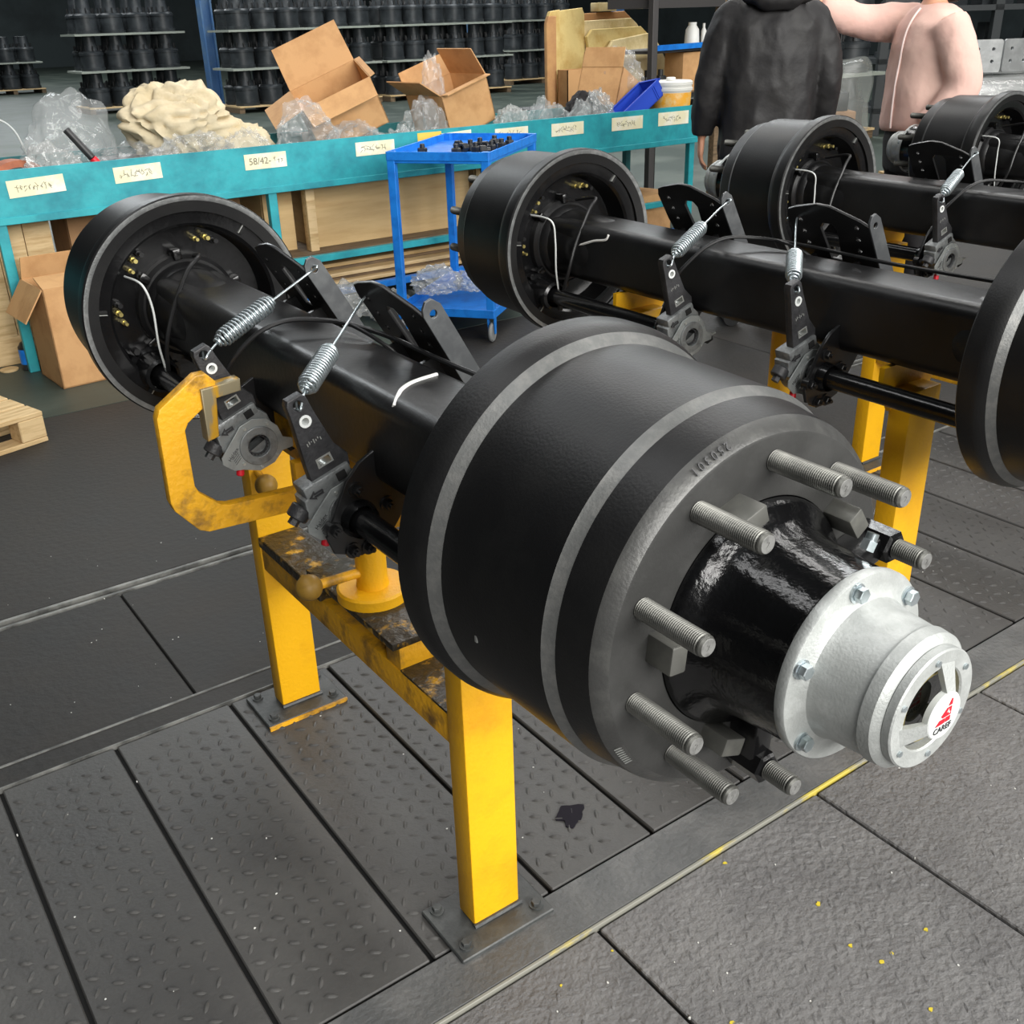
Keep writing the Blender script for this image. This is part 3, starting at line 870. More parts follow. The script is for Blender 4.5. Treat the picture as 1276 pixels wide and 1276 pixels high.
def make_stand(label, loop=True):
    T = thing('axle_stand', label, 'stand', (0, YC, 0), group='yellow axle stands')
    for y0, y1 in ((.597, .647), (1.395, 1.445)):
        a, c = L0(y0), L0(y1)
        b = B()
        b.box((-.048, a, .011), (.047, c, .752), bev=.004)
        post = b.build('post', 'yellow_paint', T)
        # V cradle plates on the post head
        B().prism([(-.0475, .70), (.0475, .70), (.085, .76), (.085, .7985), (-.085, .7985), (-.085, .76)], c - .006, c + .006, 'xz').build('cradle', 'yellow_paint', post, smooth=0)
        pm = (a + c) / 2
        fp = B().box((-.105, pm - .075, .0), (.088, pm + .062, .010), bev=.002, seg=1).build('foot_plate', 'foot_plate', T)
        if y0 > 1: B().box((-.105, pm - .081, .0), (.088, pm - .0755, .009)).build('foot_edge', 'yellow_worn', fp, smooth=0)
        for sx in (-.082, .066):
            for sy in (-.05, .045):
                B().cyl((sx, pm + sy, .010), (sx, pm + sy, .0135), .0125, 20).cyl((sx, pm + sy, .0135), (sx, pm + sy, .021), .0088, 6, bev=.001).build('anchor_bolt', 'foot_plate', fp)
        wl = B().tube([(-.05, a - .002, .012), (.049, a - .002, .012)], .005, 6).build('weld_bead', 'foot_plate', post)
    # tie beam with oily top
    tb = B().box((-.045, L0(.647), .372), (.045, L0(1.395), .43), bev=.003).build('tie_beam', 'yellow_worn', T)
    B().box((-.044, L0(.648), .4295), (.044, L0(.80), .434)).build('oily_top', 'yellow_oily', tb, smooth=0)
    B().box((-.05, L0(1.10), .4295), (.046, L0(1.394), .452), bev=.003).build('oily_block', 'yellow_oily', tb, smooth=0)
    B().box((-.043, L0(.80), .43), (.043, L0(.85), .478), bev=.002).build('spacer_block', 'yellow_worn', tb)
    # pivot plate, disc, pillar, lever with ball knob
    B().box((-.058, L0(.795), .478), (.07, L0(1.13), .492), bev=.002).build('pivot_plate', 'yellow_oily', T)
    B().lathe([(.492, .066), (.51, .066), (.514, .062), (.514, .03), (.53, .028), (.70, .028)], 48, c=(.0, L0(.965), 0), axis='Z', cap1=True).build('pivot_pillar', 'yellow_paint', T)
    if not loop: B().cyl((0, L0(.965), .70), (0, L0(.965), .798), .028, 32).build('pillar_head', 'yellow_paint', T)
    else: B().box((-.035, L0(.80), .70), (.035, L0(1.30), .735), bev=.003).box((-.045, L0(.80), .735), (.045, L0(1.30), .797), bev=.002).build('saddle', 'yellow_worn', T)
    B().cyl((-.02, L0(.965), .545), (-.118, L0(.96), .552), .009, 14).build('lever', 'yellow_worn', T)
    B().ico((-.124, L0(.96), .552), .0235, 4).build('ball_knob', 'ball_brass', T)
    B().cyl((-.03, L0(1.394), .60), (-.03, L0(1.352), .585), .008, 12).build('lever', 'yellow_worn', T)
    B().ico((-.03, L0(1.352), .583), .023, 4).build('ball_knob', 'ball_brass', T)
    # bent flat-bar loop beside the post
    if not loop: return T
    y = 1.137
    outer = [(-.175, .895), (-.19, .912), (-.208, .912), (-.276, .868), (-.283, .852), (-.286, .70), (-.281, .683), (-.245, .636), (-.228, .628), (-.03, .618)]
    inner = [(-.03, .660), (-.185, .668), (-.2, .673), (-.234, .705), (-.240, .72), (-.240, .822), (-.233, .834), (-.197, .858), (-.19, .85)]
    m = Matrix.Translation((0, L0(y), 0)) @ XZ
    lp = B().plate(outer + inner, [], .024, m, bev=.002).build('bar_loop', 'yellow_worn', T)
    # worn jaw at the upper end of the loop
    jw = B().plate([(-.205, .888), (-.135, .893), (-.136, .872), (-.18, .868), (-.186, .80), (-.206, .795)], [], .030, Matrix.Translation((0, L0(1.134), 0)) @ XZ, bev=.002)
    jw.build('loop_jaw', 'jaw_worn', lp)
    B().box((-.055, L0(1.125), .62), (-.02, L0(1.149), .712), bev=.002).build('loop_lug', 'yellow_worn', T)
    return T


st1 = make_stand('yellow stand under the nearest axle, with bent loop handle and ball knobs')
st2 = make_stand('yellow stand under the second axle, half hidden by the near hub', False)
st2.location = (1.061, YC - .008, 0)
st3 = dup(st2, (2.185, YC + .072, 0), 'yellow stand under the third axle, mostly hidden by axles')
st4 = dup(st2, (3.40, YC + .182, 0), 'yellow stand under the farthest axle at the right edge')

# =====================================================================
#  TEAL BENCH
# =====================================================================
BX0, BX1, BY0, BY1 = -1.2, 4.385, 4.55, 5.22
bench = thing('workbench', 'long teal steel bench with a shallow tray and taped paper labels', 'workbench', ((BX0 + BX1) / 2, (BY0 + BY1) / 2, 0))
bo = Vector(bench.location)


def bb(name, lo, hi, m, par=bench, bev=.002):
    o = B().box(Vector(lo) - bo, Vector(hi) - bo, bev=bev, seg=1).build(name, m, par, smooth=0)
    return o


fp_ = B().prism([(BX0 - bo.x, .70), (BX1 - bo.x + .02, .675), (BX1 - bo.x + .03, .80), (BX1 - bo.x, .895), (BX0 - bo.x, .895)], BY0 - bo.y - .006, BY0 - bo.y + .006, 'xz').build('front_panel', 'teal_paint', bench, smooth=0)
bb('front_lip', (BX0, BY0 - .012, .668), (BX1 + .02, BY0 + .03, .70), 'teal_paint')
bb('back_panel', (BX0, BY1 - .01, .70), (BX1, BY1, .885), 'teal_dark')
bb('end_panel', (BX1 - .012, BY0 + .006, .70), (BX1, BY1 - .01, .86), 'teal_paint')
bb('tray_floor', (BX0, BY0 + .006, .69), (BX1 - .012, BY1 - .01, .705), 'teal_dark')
for x in (-1.15, .10, 1.375, 2.68, 4.29):
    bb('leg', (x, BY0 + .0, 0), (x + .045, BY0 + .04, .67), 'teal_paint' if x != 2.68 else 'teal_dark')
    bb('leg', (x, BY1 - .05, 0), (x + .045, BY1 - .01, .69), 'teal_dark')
bb('shelf_rail', (BX0 + 1.3, BY0 + .002, .29), (4.2, BY0 + .036, .325), 'teal_paint')
bb('shelf_rail', (BX0, BY1 - .045, .29), (4.2, BY1 - .012, .325), 'teal_dark')
bb('floor_rail', (1.42, BY0 - .002, .10), (4.2, BY0 + .04, .135), 'blue_paint')
for i, (x0, x1, z0, z1, r) in enumerate([(.18, .42, .782, .855, 2.2), (.64, .86, .795, .865, 1.5), (1.27, 1.49, .79, .862, 0), (1.88, 2.11, .80, .868, 0), (2.40, 2.60, .825, .875, 2), (2.76, 2.99, .80, .868, 0), (3.16, 3.40, .795, .865, 0), (3.62, 3.87, .79, .865, 0), (4.0, 4.26, .79, .868, 0)]):
    lo = Vector((x0, BY0 - .0085, z0)); hi = Vector((x1, BY0 - .0065, z1))
    c = (lo + hi) / 2
    lab = B().box(lo - c, hi - c).build('paper_label', 'paper', bench, smooth=0)
    lab.location = c - bo
    lab.rotation_euler = (0, -radians(r), 0)
    hw = B()
    if i == 2:
        hw.text('58/42-', .045, .0004, Matrix.Translation((-.03, -.0014, 0)) @ XZ)
    n0 = 3 if i == 2 else 9
    for k in range(n0):
        xx = (.05 if i == 2 else -.08) + k * .017
        for q in range(3):
            a = random.uniform(0, pi); cx = xx + random.uniform(-.004, .004); cz = random.uniform(-.012, .012); l = random.uniform(.005, .011)
            hw.tube([(cx - l * cos(a), -.0013, cz - l * sin(a)), (cx + l * cos(a), -.0013, cz + l * sin(a))], .0011, 4)
    hw.build('handwriting', 'ink', lab, smooth=0)
lab = B().box((-.075, -.001, -.03), (.075, .001, .03)).build('paper_label', 'yellow_tag', bench, smooth=0)
lab.location = Vector((2.33, BY0 - .0075, .855)) - bo


# ---- crumpled plastic bags
def crumple(seed, amp=.35, freq=2.2, flat=-.55, peaks=()):
    sv = Vector((seed * 3.1, seed * 7.7, seed * 1.3))

    def fn(n):
        q = n * freq + sv
        a = noise.ridged_multi_fractal(q, 1.0, 2.2, 3, 1.0, 2.0) - 1.0
        d = noise.voronoi(q * 1.6)[0]
        k = 1 + amp * (.42 * a + .9 * (d[1] - d[0] - .25))
        for dd, g, w in peaks:
            k += g * max(0, n.dot(Vector(dd).normalized())) ** w
        if n.z < flat: k *= abs(flat) / max(.05, abs(n.z)) if n.z < 0 else 1
        return k
    return fn


def bag(label, c, s, seed, peaks=(), m='clear_plastic', amp=.35, freq=2.0, name='plastic_bag', cat='bag', group='plastic bags on the bench', sub=5):
    o = B().ico((0, 0, 0), s, sub, crumple(seed, amp, freq, -.5, peaks)).build(name, m, smooth=28)
    zmin = min(v.co.z for v in o.data.vertices)
    o.location = (c[0], c[1], c[2] - zmin)
    return tag(o, label, cat, group)


TZ = .706
# left group
bag('tall clear plastic bag with a pointed top at the left end of the bench', (.58, 5.0, TZ), (.24, .16, .20), 3, [((.1, 0, 1), .75, 5)], freq=1.6)
bag('milky crumpled bag in front of the tall clear bag', (.43, 4.70, TZ), (.15, .10, .15), 5, [((-.3, 0, 1), .2, 4)], 'milky_plastic')
bag('clear bag wrapped over a dark flat part beside the hammer handle', (.86, 4.86, TZ), (.23, .2, .13), 8, [((0, 0, 1), .15, 3)])
bag('crumpled clear bag in front of the white cloth bundle', (1.05, 4.70, TZ), (.24, .11, .145), 9, [((.4, 0, .8), .3, 4)], freq=2.6)
bag('grey plastic bag at the right foot of the white cloth bundle', (1.38, 4.72, TZ), (.13, .1, .145), 21, [((-.4, 0, .8), .2, 4)], freq=2.6)
bag('clear bag hanging before the large open carton', (1.72, 4.72, TZ), (.17, .1, .20), 13, [((-.4, 0, .8), .35, 3)], freq=2.0)
bag('clear bag of parts lying below the large open carton', (1.98, 4.72, TZ), (.19, .1, .14), 15, [((-.2, 0, .8), .2, 4)], freq=2.4)
bag('clear bag standing between the two open cartons', (2.46, 4.82, TZ), (.15, .11, .17), 17, [((.2, 0, .9), .3, 3)])
bag('small clear bag lying left of the bag between the cartons', (2.25, 4.73, TZ), (.12, .08, .12), 18)
bag('stiff upright clear bag leaning into the second open carton', (2.62, 4.95, TZ + .12), (.07, .07, .24), 19, [((-.3, 0, 1), .25, 5)])
bag('milky bag at the right foot of the second open carton', (3.02, 4.74, TZ), (.12, .09, .16), 23, [((-.3, 0, .8), .1, 4)], 'milky_plastic')
bag('pointed clear bag next to the milky bag', (3.20, 4.74, TZ), (.10, .08, .15), 25, [((.7, 0, 1), .55, 7)])
bag('low clear bag between the pointed bag and the tied bag', (3.38, 4.80, TZ), (.13, .1, .14), 27, [((.1, 0, 1), .15, 4)])
bag('small clear bag with peaked top before the black bag', (3.48, 4.70, TZ), (.10, .08, .135), 29, [((.4, 0, 1), .4, 8)])
bag('round milky bag leaning on the black bag', (3.67, 4.74, TZ), (.115, .1, .18), 31, [((-.2, 0, 1), .1, 4)], 'milky_plastic')
o = bag('black bag with a rounded top in the middle of the tray', (3.72, 4.93, TZ), (.15, .11, .19), 33, [], 'trousers_black', amp=.15, name='black_bag', cat='bag')
# dark part inside clear bag
tag(B().box((-.2, -.12, 0), (.2, .12, .16), bev=.03).build('wrapped_part', 'black_iron'), 'dark flat part inside a clear bag beside the hammer handle', 'part').location = (.86, 4.93, TZ)
tag(B().box((-.12, -.05, 0), (.12, .05, .12), bev=.03).build('wrapped_part', 'black_iron'), 'dark part in the clear bag below the large open carton', 'part').location = (2.0, 4.70, TZ)

# white cloth bundle
def cloth(n):
    w = Vector((noise.noise(n * 1.3), noise.noise(n * 1.3 + Vector((5, 1, 2))), noise.noise(n * 1.3 + Vector((1, 7, 3))))) * .9
    q = n * 1.5 + w
    fold_ = abs(sin(5.5 * q.x + 3.0 * q.z)) * .15 + abs(sin(4.0 * q.z - 6.0 * q.x + 2.0 * q.y)) * .12
    k = .85 + fold_ + .22 * noise.noise(n * 1.4 + Vector((4, 2, 1)))
    k += .32 * max(0, n.dot(Vector((.75, 0, -.35)).normalized())) ** 4
    return k
o = B().ico((0, 0, 0), (.27, .18, .19), 5, cloth).build('cloth_bundle', 'calico', smooth=70)
o.location = (1.10, 4.92, 1.0)
tag(o, 'bundled cream cotton cloth heaped on the bench', 'cloth')
o = B().ico((0, 0, 0), (.17, .11, .12), 4, crumple(51, .3, 2.2, -.5)).build('cloth_bundle', 'calico', smooth=60)
o.location = (1.37, 4.83, .87)
tag(o, 'loose corner of cream cloth sagging right of the bundle', 'cloth')

# hammer handle
hm = thing('hammer', 'black and red hammer handle sticking up out of the tray', 'hammer', (.58, 4.66, .86))
B().cyl((-.075, .03, .17), (.01, .0, .04), .017, 16, bev=.003).build('grip', 'black_iron', hm)
B().cyl((.01, .0, .04), (.05, -.01, -.02), .018, 16, bev=.003).build('red_collar', 'red_paint', hm)
B().cyl((.05, -.01, -.02), (.11, -.01, -.12), .014, 12).build('shaft', 'old_wood', hm)
# terracotta brake pads/linings at the left
for i, (x, z, r) in enumerate(((.17, .93, 5), (.25, .965, -6), (.10, .985, 10))):
    arc = [(.17 * cos(t), .17 * sin(t)) for t in [radians(40 + 100 * k / 10) for k in range(11)]] + [(.14 * cos(t), .14 * sin(t)) for t in [radians(140 - 100 * k / 10) for k in range(11)]]
    o = B().prism([(p[0], p[1] - .15) for p in arc], -.05, .05, 'xz').build('brake_lining', 'terracotta', smooth=30)
    o.location = (x, 4.72 + i * .03, z - .07); o.rotation_euler = (0, radians(r), radians(8 * i))
    tag(o, ['curved brown brake lining at the left edge of the tray', 'curved brown brake lining lying on top of its stack', 'curved brown brake lining farthest back at the left edge'][i], 'brake lining', 'brown brake linings')
bag('grey heap of wrapped parts under the brown linings', (.16, 4.72, TZ), (.20, .12, .085), 41, [], 'milky_plastic')
# wire hoop
tag(B().tube(smooth_path([(.0, 0, 0), (.03, 0, .11), (.07, 0, .165), (.2, 0, .17), (.27, 0, .11), (.30, 0, .0)], 5), .004, 6).build('bucket_wire', 'emblem_white'), 'white wire handle loop at the left end of the bench', 'wire').location = (.09, 5.05, .90)
# grey tray below the wire


# ---- cartons
def carton(label, loc, rz, w, d, h, flaps, tilt=(0, 0), m='cardboard', group=None, t=.006):
    C = thing('carton', label, 'box', loc, rz, group)
    C.rotation_euler = (radians(tilt[0]), radians(tilt[1]), rz)
    b = B()
    b.box((-w / 2, -d / 2, 0), (w / 2, d / 2, t))
    b.box((-w / 2, -d / 2, 0), (-w / 2 + t, d / 2, h)).box((w / 2 - t, -d / 2, 0), (w / 2, d / 2, h))
    b.box((-w / 2, -d / 2, 0), (w / 2, -d / 2 + t, h)).box((-w / 2, d / 2 - t, 0), (w / 2, d / 2, h))
    b.build('box_body', m, C, smooth=0)
    for side, ang, ln in flaps:
        # ang: 0 = closed flat inward, 90 = straight up, 180 = out flat
        a = radians(ang)
        wid = w if side in 'fb' else d
        if side == 'f': base, dirv, wv = Vector((0, -d / 2, h)), Vector((0, cos(a), sin(a))), Vector((1, 0, 0))
        elif side == 'b': base, dirv, wv = Vector((0, d / 2, h)), Vector((0, -cos(a), sin(a))), Vector((1, 0, 0))
        elif side == 'l': base, dirv, wv = Vector((-w / 2, 0, h)), Vector((cos(a), 0, sin(a))), Vector((0, 1, 0))
        else: base, dirv, wv = Vector((w / 2, 0, h)), Vector((-cos(a), 0, sin(a))), Vector((0, 1, 0))
        nv = dirv.cross(wv).normalized() * t * .5
        f = B()
        q = [base + wv * wid * .49, base - wv * wid * .49, base - wv * wid * .47 + dirv * ln, base + wv * wid * .47 + dirv * ln]
        lo = [f.bm.verts.new(p - nv) for p in q]; hi = [f.bm.verts.new(p + nv) for p in q]
        f.bm.faces.new(lo); f.bm.faces.new(hi); f.ring_faces([lo, hi])
        f.build('flap', m, C, smooth=0)
    return C


carton('large open carton with raised flaps, tilted on the bench', (2.06, 4.95, .90), radians(-20), .40, .34, .26, [('l', 190, .17), ('f', 215, .12), ('b', 105, .22), ('r', 175, .03)], tilt=(14, -22))
carton('second open carton with ragged flaps beside the stiff clear bag', (2.80, 5.0, .84), radians(8), .36, .32, .26, [('l', 135, .16), ('r', 70, .17), ('b', 105, .12), ('f', 178, .05)], tilt=(0, -16))
carton('open carton holding plastic bags beside the blue bin', (3.98, 5.02, .84), radians(22), .34, .30, .24, [('l', 95, .12), ('b', 95, .10), ('r', 140, .1)], tilt=(0, 24), m='cardboard')
carton('plain carton in front of the yellow boards', (4.52, 5.97, .80), radians(0), .32, .12, .27, [], m='cardboard')
bag('clear bag filling the carton beside the blue bin', (4.08, 5.0, .93), (.15, .13, .17), 61, [((-.2, 0, 1), .2, 4)])
tag(B().box((-.16, -.12, 0), (.16, .12, .18), bev=.004).build('packing_block', 'cardboard_dark'), 'brown packing block propping the large open carton', 'block').location = (2.02, 5.02, TZ)
tag(B().box((-.14, -.12, 0), (.14, .12, .14), bev=.004).build('packing_block', 'cardboard_dark'), 'brown packing block propping the second open carton', 'block').location = (2.80, 5.03, TZ)
tag(B().box((-.12, -.1, 0), (.12, .1, .12), bev=.004).build('packing_block', 'cardboard_dark'), 'brown packing block propping the carton beside the blue bin', 'block').location = (4.0, 5.06, TZ)

# blue bin, bucket
bn = thing('parts_bin', 'tilted blue plastic parts bin between the carton and the bucket', 'bin', (3.98, 4.72, .86))
bn.rotation_euler = (radians(-10), radians(-30), radians(4))
b = B()
b.box((-.19, -.09, 0), (.19, .09, .006)).box((-.19, -.09, 0), (-.184, .09, .10)).box((.184, -.09, 0), (.19, .09, .10)).box((-.19, -.09, 0), (.19, -.084, .10)).box((-.19, .084, 0), (.19, .09, .10))
b.build('bin_body', 'blue_bin', bn, smooth=0)
B().box((-.2, -.1, .092), (.2, -.084, .104)).box((-.2, .084, .092), (.2, .1, .104)).box((.184, -.1, .092), (.2, .1, .104)).box((-.2, -.1, .092), (-.184, .1, .104)).build('bin_rim', 'blue_bin', bn, smooth=0)
for x in (.12, .135): B().box((x, -.094, .004), (x + .006, -.088, .095)).build('bin_rib', 'blue_bin', bn, smooth=0)
bk = thing('paint_bucket', 'white plastic bucket with an orange label at the bench end', 'bucket', (4.245, 4.70, TZ + .085))
tag(B().box((-.11, -.1, 0), (.11, .1, .084), bev=.003).build('wood_block', 'pine'), 'pine block in the tray under the white bucket', 'block').location = (4.245, 4.70, TZ)
B().lathe([(0, .115), (.012, .12), (.19, .132), (.19, .139), (.205, .14), (.207, .134), (.222, .135), (.224, .139), (.242, .139), (.248, .13), (.246, .0005)], 48, axis='Z', cap0=True).build('bucket_body', 'bucket_white', bk)
B().lathe([(.04, .1235), (.045, .1245), (.178, .1325), (.18, .1315)], 48, axis='Z').build('bucket_label', 'bucket_orange', bk)
B().cyl((0, 0, .246), (0, 0, .268), .03, 20, bev=.004).build('pour_cap', 'bucket_white', bk)

# ---- crates and boards below the bench
def crate(label, lo, hi, nplank, m='plywood', vertical=True, frame=True):
    lo, hi = Vector(lo), Vector(hi); c = Vector(((lo.x + hi.x) / 2, (lo.y + hi.y) / 2, lo.z))
    T = thing('wooden_crate', label, 'crate', c, group='wooden crates under the bench')
    w = (hi.x - lo.x) / nplank
    B().box(lo - c + Vector((.0, .02, 0)), hi - c).build('crate_body', m, T, smooth=0)
    for k in range(nplank):
        B().box((lo.x - c.x + k * w + .002, lo.y - c.y, 0), (lo.x - c.x + (k + 1) * w - .002, lo.y - c.y + .018, hi.z - lo.z + random.uniform(-.004, .004))).build('plank', m, T, smooth=0)
    return T


crate('pale planked crate under the left end of the bench', (-.25, 4.74, .135), (.36, 5.15, .66), 5, 'pine')
tag(B().box((0, 0, 0), (.62, .4, .135), bev=.004).build('crate_base', 'pine'), 'low pine base under the pale planked crate', 'crate base').location = (-.26, 4.74, 0)
crate('brown crate in shadow right of the pale planked crate', (.45, 4.80, .0), (1.32, 5.15, .64), 4, 'cardboard_dark')
crate('shadowed plywood crate beside the big plywood crate', (1.43, 4.78, .328), (1.60, 5.14, .655), 2, 'plywood')
crate('big plywood crate behind the blue trolley', (1.70, 4.74, .328), (2.70, 5.15, .662), 2, 'plywood')
crate('plywood crate right of the dark bench leg', (2.75, 4.74, .328), (3.25, 5.15, .655), 1, 'plywood')
tag(B().box((1.625, 4.66, .328), (1.675, 4.72, .66), bev=.003).build('wood_post', 'pine'), 'upright pine post in front of the big plywood crate', 'post')
tag(B().box((1.42, 4.60, .327), (3.25, 4.73, .3275 + .0)).box((1.42, 4.60, .30), (3.25, 5.16, .327)).build('shelf_board', 'old_wood', smooth=0), 'wooden shelf board carrying the plywood crates', 'board')
for i, (z, y0, x0, x1) in enumerate(((.136, 4.62, 1.5, 2.9), (.158, 4.66, 1.45, 2.75), (.18, 4.63, 1.62, 2.95), (.202, 4.70, 1.5, 2.8), (.224, 4.68, 1.55, 2.9))):
    tag(B().box((x0, y0, z), (x1, y0 + .34, z + .02), bev=.002).build('loose_board', ['pine', 'old_wood', 'pine', 'old_wood', 'plywood'][i]),
        ['lowest loose board on the rail under the big crate', 'second loose board from below under the big crate', 'middle loose board under the big crate', 'second loose board from the top under the big crate', 'topmost loose board under the big crate'][i], 'board', 'loose boards under the bench')
tag(B().box((1.44, 5.0, 0), (3.0, 5.2, .134)).build('board_support', 'old_wood', smooth=0), 'dark timber support at the back under the loose boards', 'timber')
bag('crumpled grey bag lying under the bench left of the trolley', (1.66, 4.42, 0), (.16, .13, .12), 71, [], 'milky_plastic', group='bags under the bench')
bag('pale crumpled bag on the floor behind the near bracket', (1.86, 4.25, 0), (.12, .1, .1), 73, [], 'milky_plastic', group='bags under the bench')

# cartons on the floor
fc = carton('brown carton on the floor left of the far drum, flap hanging out', (.33, 4.36, 0), radians(4), .36, .30, .44, [('l', 235, .16), ('f', 12, .14), ('b', 75, .10), ('r', 60, .14)])
tag(B().lathe([(0, .03), (.005, .034), (.11, .034), (.12, .026), (.13, .02)], 24, axis='Z', cap0=True, cap1=True).build('spray_can', 'black_iron'), 'dark can with blue label behind the floor carton', 'can').location = (.115, 4.62, 0)
B().lathe([(.03, .0346), (.10, .0346)], 24, axis='Z').build('can_label', 'blue_paint', bpy.data.objects['spray_can'])
tag(B().lathe([(0, .04), (.008, .042), (.012, .03)], 20, axis='Z', cap0=True, cap1=True).build('foam_disc', 'pine'), 'small pale disc lying on the floor by the can', 'disc').location = (.03, 4.66, 0)
carton('closed brown carton on the floor under the right end of the bench', (4.03, 4.78, 0), radians(12), .36, .34, .36, [('f', 2, .17), ('b', 2, .17)])
tag(B().box((-.16, -.12, 0), (.16, .12, .09)).box((-.17, -.13, .09), (.17, .13, .11)).build('battery_case', 'black_iron', smooth=0), 'dark crate on the floor left of the closed carton', 'crate').location = (3.62, 4.78, .0)
bag('clear bag with papers on the dark floor crate', (3.66, 4.66, .11), (.11, .09, .11), 75, [], 'milky_plastic', group='bags under the bench')

# pallet at the left edge
pl = thing('wooden_pallet', 'pine pallet on the floor cut off by the left edge', 'pallet', (-.4265, 3.732, 0), radians(16))
for k in range(4):
    B().box((-.5, -.25 + k * .13, .104), (.32, -.25 + k * .13 + .11, .122), bev=.002, seg=1).build('deck_board', 'pine', pl, smooth=0)
for k in range(3):
    B().box((-.5, -.25 + k * .2, .0), (.32, -.25 + k * .2 + .09, .018), bev=.002, seg=1).build('bottom_board', 'pine', pl, smooth=0)
for x in (-.5, -.13, .22):
    for yy in (-.25, -.05, .15):
        B().box((x, yy, .018), (x + .10, yy + .09, .104), bev=.004, seg=1).build('pallet_block', 'pine', pl, smooth=0)

# =====================================================================
#  BLUE TROLLEY
# =====================================================================
tr = thing('parts_trolley', 'bright blue steel trolley with a tray of bolts, parked by the bench', 'trolley', (1.72, 3.93, 0), radians(-52))
LW, LD = .50, .82
def tb_(n, lo, hi, bev=.002): return B().box(lo, hi, bev=bev, seg=1).build(n, 'blue_paint', tr, smooth=0)
for x in (0, LW - .038):
    for y in (0, LD - .038):
        tb_('leg', (x, y, .12), (x + .038, y + .038, .885))
        w0 = B().cyl((x + .012, y + .019, .048), (x + .030, y + .019, .048), .048, 28, bev=.006).build('caster_wheel', 'rubber_grey', tr)
        B().prism([(y + .002, .12), (y + .036, .12), (y + .028, .04), (y + .012, .04)], x + .001, x + .006, 'yz').prism([(y + .002, .12), (y + .036, .12), (y + .028, .04), (y + .012, .04)], x + .034, x + .039, 'yz').build('caster_fork', 'blue_paint', tr, smooth=0)
for z0, z1 in ((.845, .885), (.118, .16)):
    tb_('rim_bar', (.0, -.003, z0), (LW, .003, z1)); tb_('rim_bar', (.0, LD - .003, z0), (LW, LD + .003, z1))
    tb_('rim_bar', (-.003, 0, z0), (.003, LD, z1)); tb_('rim_bar', (LW - .003, 0, z0), (LW + .003, LD, z1))
    tb_('tray_floor', (.003, .003, z0 - .002 if z0 < .5 else z0 - .012), (LW - .003, LD - .003, z0 + .006))
bolt_spots = [(.28, .26), (.30, .34), (.36, .24), (.37, .34), (.42, .30), (.32, .43), (.38, .45), (.44, .40), (.29, .16), (.40, .18), (.45, .50), (.36, .54), (.22, .37), (.12, .16)]
src = None
for i, (u, v) in enumerate(bolt_spots):
    a = radians(-52)
    loc = (1.72 + u * cos(a) - v * sin(a), 3.93 + u * sin(a) + v * cos(a), .851)
    if src is None:
        o = thing('wheel_nut', '', 'nut', loc, 0)
        B().lathe([(0, .012), (0, .022), (.004, .024), (.03, .0235), (.034, .020), (.034, .012), (0, .012)], 6, axis='Z').build('nut_body', 'black_iron', o, smooth=0)
        B().lathe([(.034, .0125), (.05, .0120), (.052, .010), (.052, .0005)], 14, axis='Z').build('bolt_tip', 'black_iron', o)
        src = o
    else:
        o = dup(src, loc, '', rz=random.uniform(0, 3))
    if i % 3 == 0: o.rotation_euler = (radians(90), 0, random.uniform(0, 3)); o.location.z += .022
    tag(o, 'dark steel wheel nut lying in the blue trolley tray' if i < 13 else 'single dark nut near the left corner of the trolley tray', 'nut', 'nuts in the blue trolley')
bag('clear bag of parts on the lower deck of the blue trolley', (2.00, 4.0, .167), (.13, .11, .085), 77, [], 'milky_plastic', group='bags on the trolley')
bag('second clear bag on the lower trolley deck, nearer the caster', (2.20, 3.93, .167), (.12, .10, .07), 79, [], 'milky_plastic', group='bags on the trolley')

# =====================================================================
#  BEHIND THE BENCH : yellow boards, rack
# =====================================================================
FB = [([(4.15, 0), (4.15, 1.38), (4.17, 1.43), (4.24, 1.43), (4.24, 0)], 5.93, 'foam_edge', 'narrow brown board at the left of the leaning boards'),
      ([(4.20, 0), (4.20, 1.40), (4.23, 1.46), (4.32, 1.47), (4.32, 0)], 5.99, 'foam', 'narrow yellow board, second from the left of the leaning boards'),
      ([(4.24, 0), (4.26, 1.38), (4.31, 1.46), (4.58, 1.48), (4.60, 1.44), (4.62, 0)], 6.05, 'foam', 'tall yellow board at the left of the leaning boards'),
      ([(4.58, 0), (4.56, 1.40), (4.60, 1.44), (5.06, 1.45), (5.12, 1.41), (5.42, 1.0), (5.44, 0)], 6.12, 'foam_edge', 'brown board at the back of the right-hand leaning boards'),
      ([(4.58, 0), (4.55, 1.36), (4.59, 1.39), (5.08, 1.40), (5.14, 1.36), (5.44, .98), (5.46, 0)], 6.06, 'foam_pale', 'pale board, second from the back of the right-hand boards'),
      ([(4.68, 0), (4.58, 1.28), (4.63, 1.33), (5.12, 1.34), (5.20, 1.28), (5.46, .95), (5.47, 0)], 5.99, 'foam', 'yellow board, second from the front of the right-hand boards'),
      ([(4.84, 0), (4.72, 1.18), (4.78, 1.25), (5.14, 1.29), (5.24, 1.22), (5.46, .90), (5.48, 0)], 5.92, 'foam_pale', 'frontmost pale mottled board of the right-hand boards')]
tbl = thing('steel_table', 'dark steel table carrying the leaning yellow boards', 'table', (4.94, 6.15, 0))
B().box((-.75, -.26, .78), (.75, .26, .80), bev=.002, seg=1).build('table_top', 'black_iron', tbl, smooth=0)
for lx in (-.73, .70):
    for ly in (-.24, .21):
        B().box((lx, ly, 0), (lx + .03, ly + .03, .78)).build('leg', 'black_iron', tbl, smooth=0)
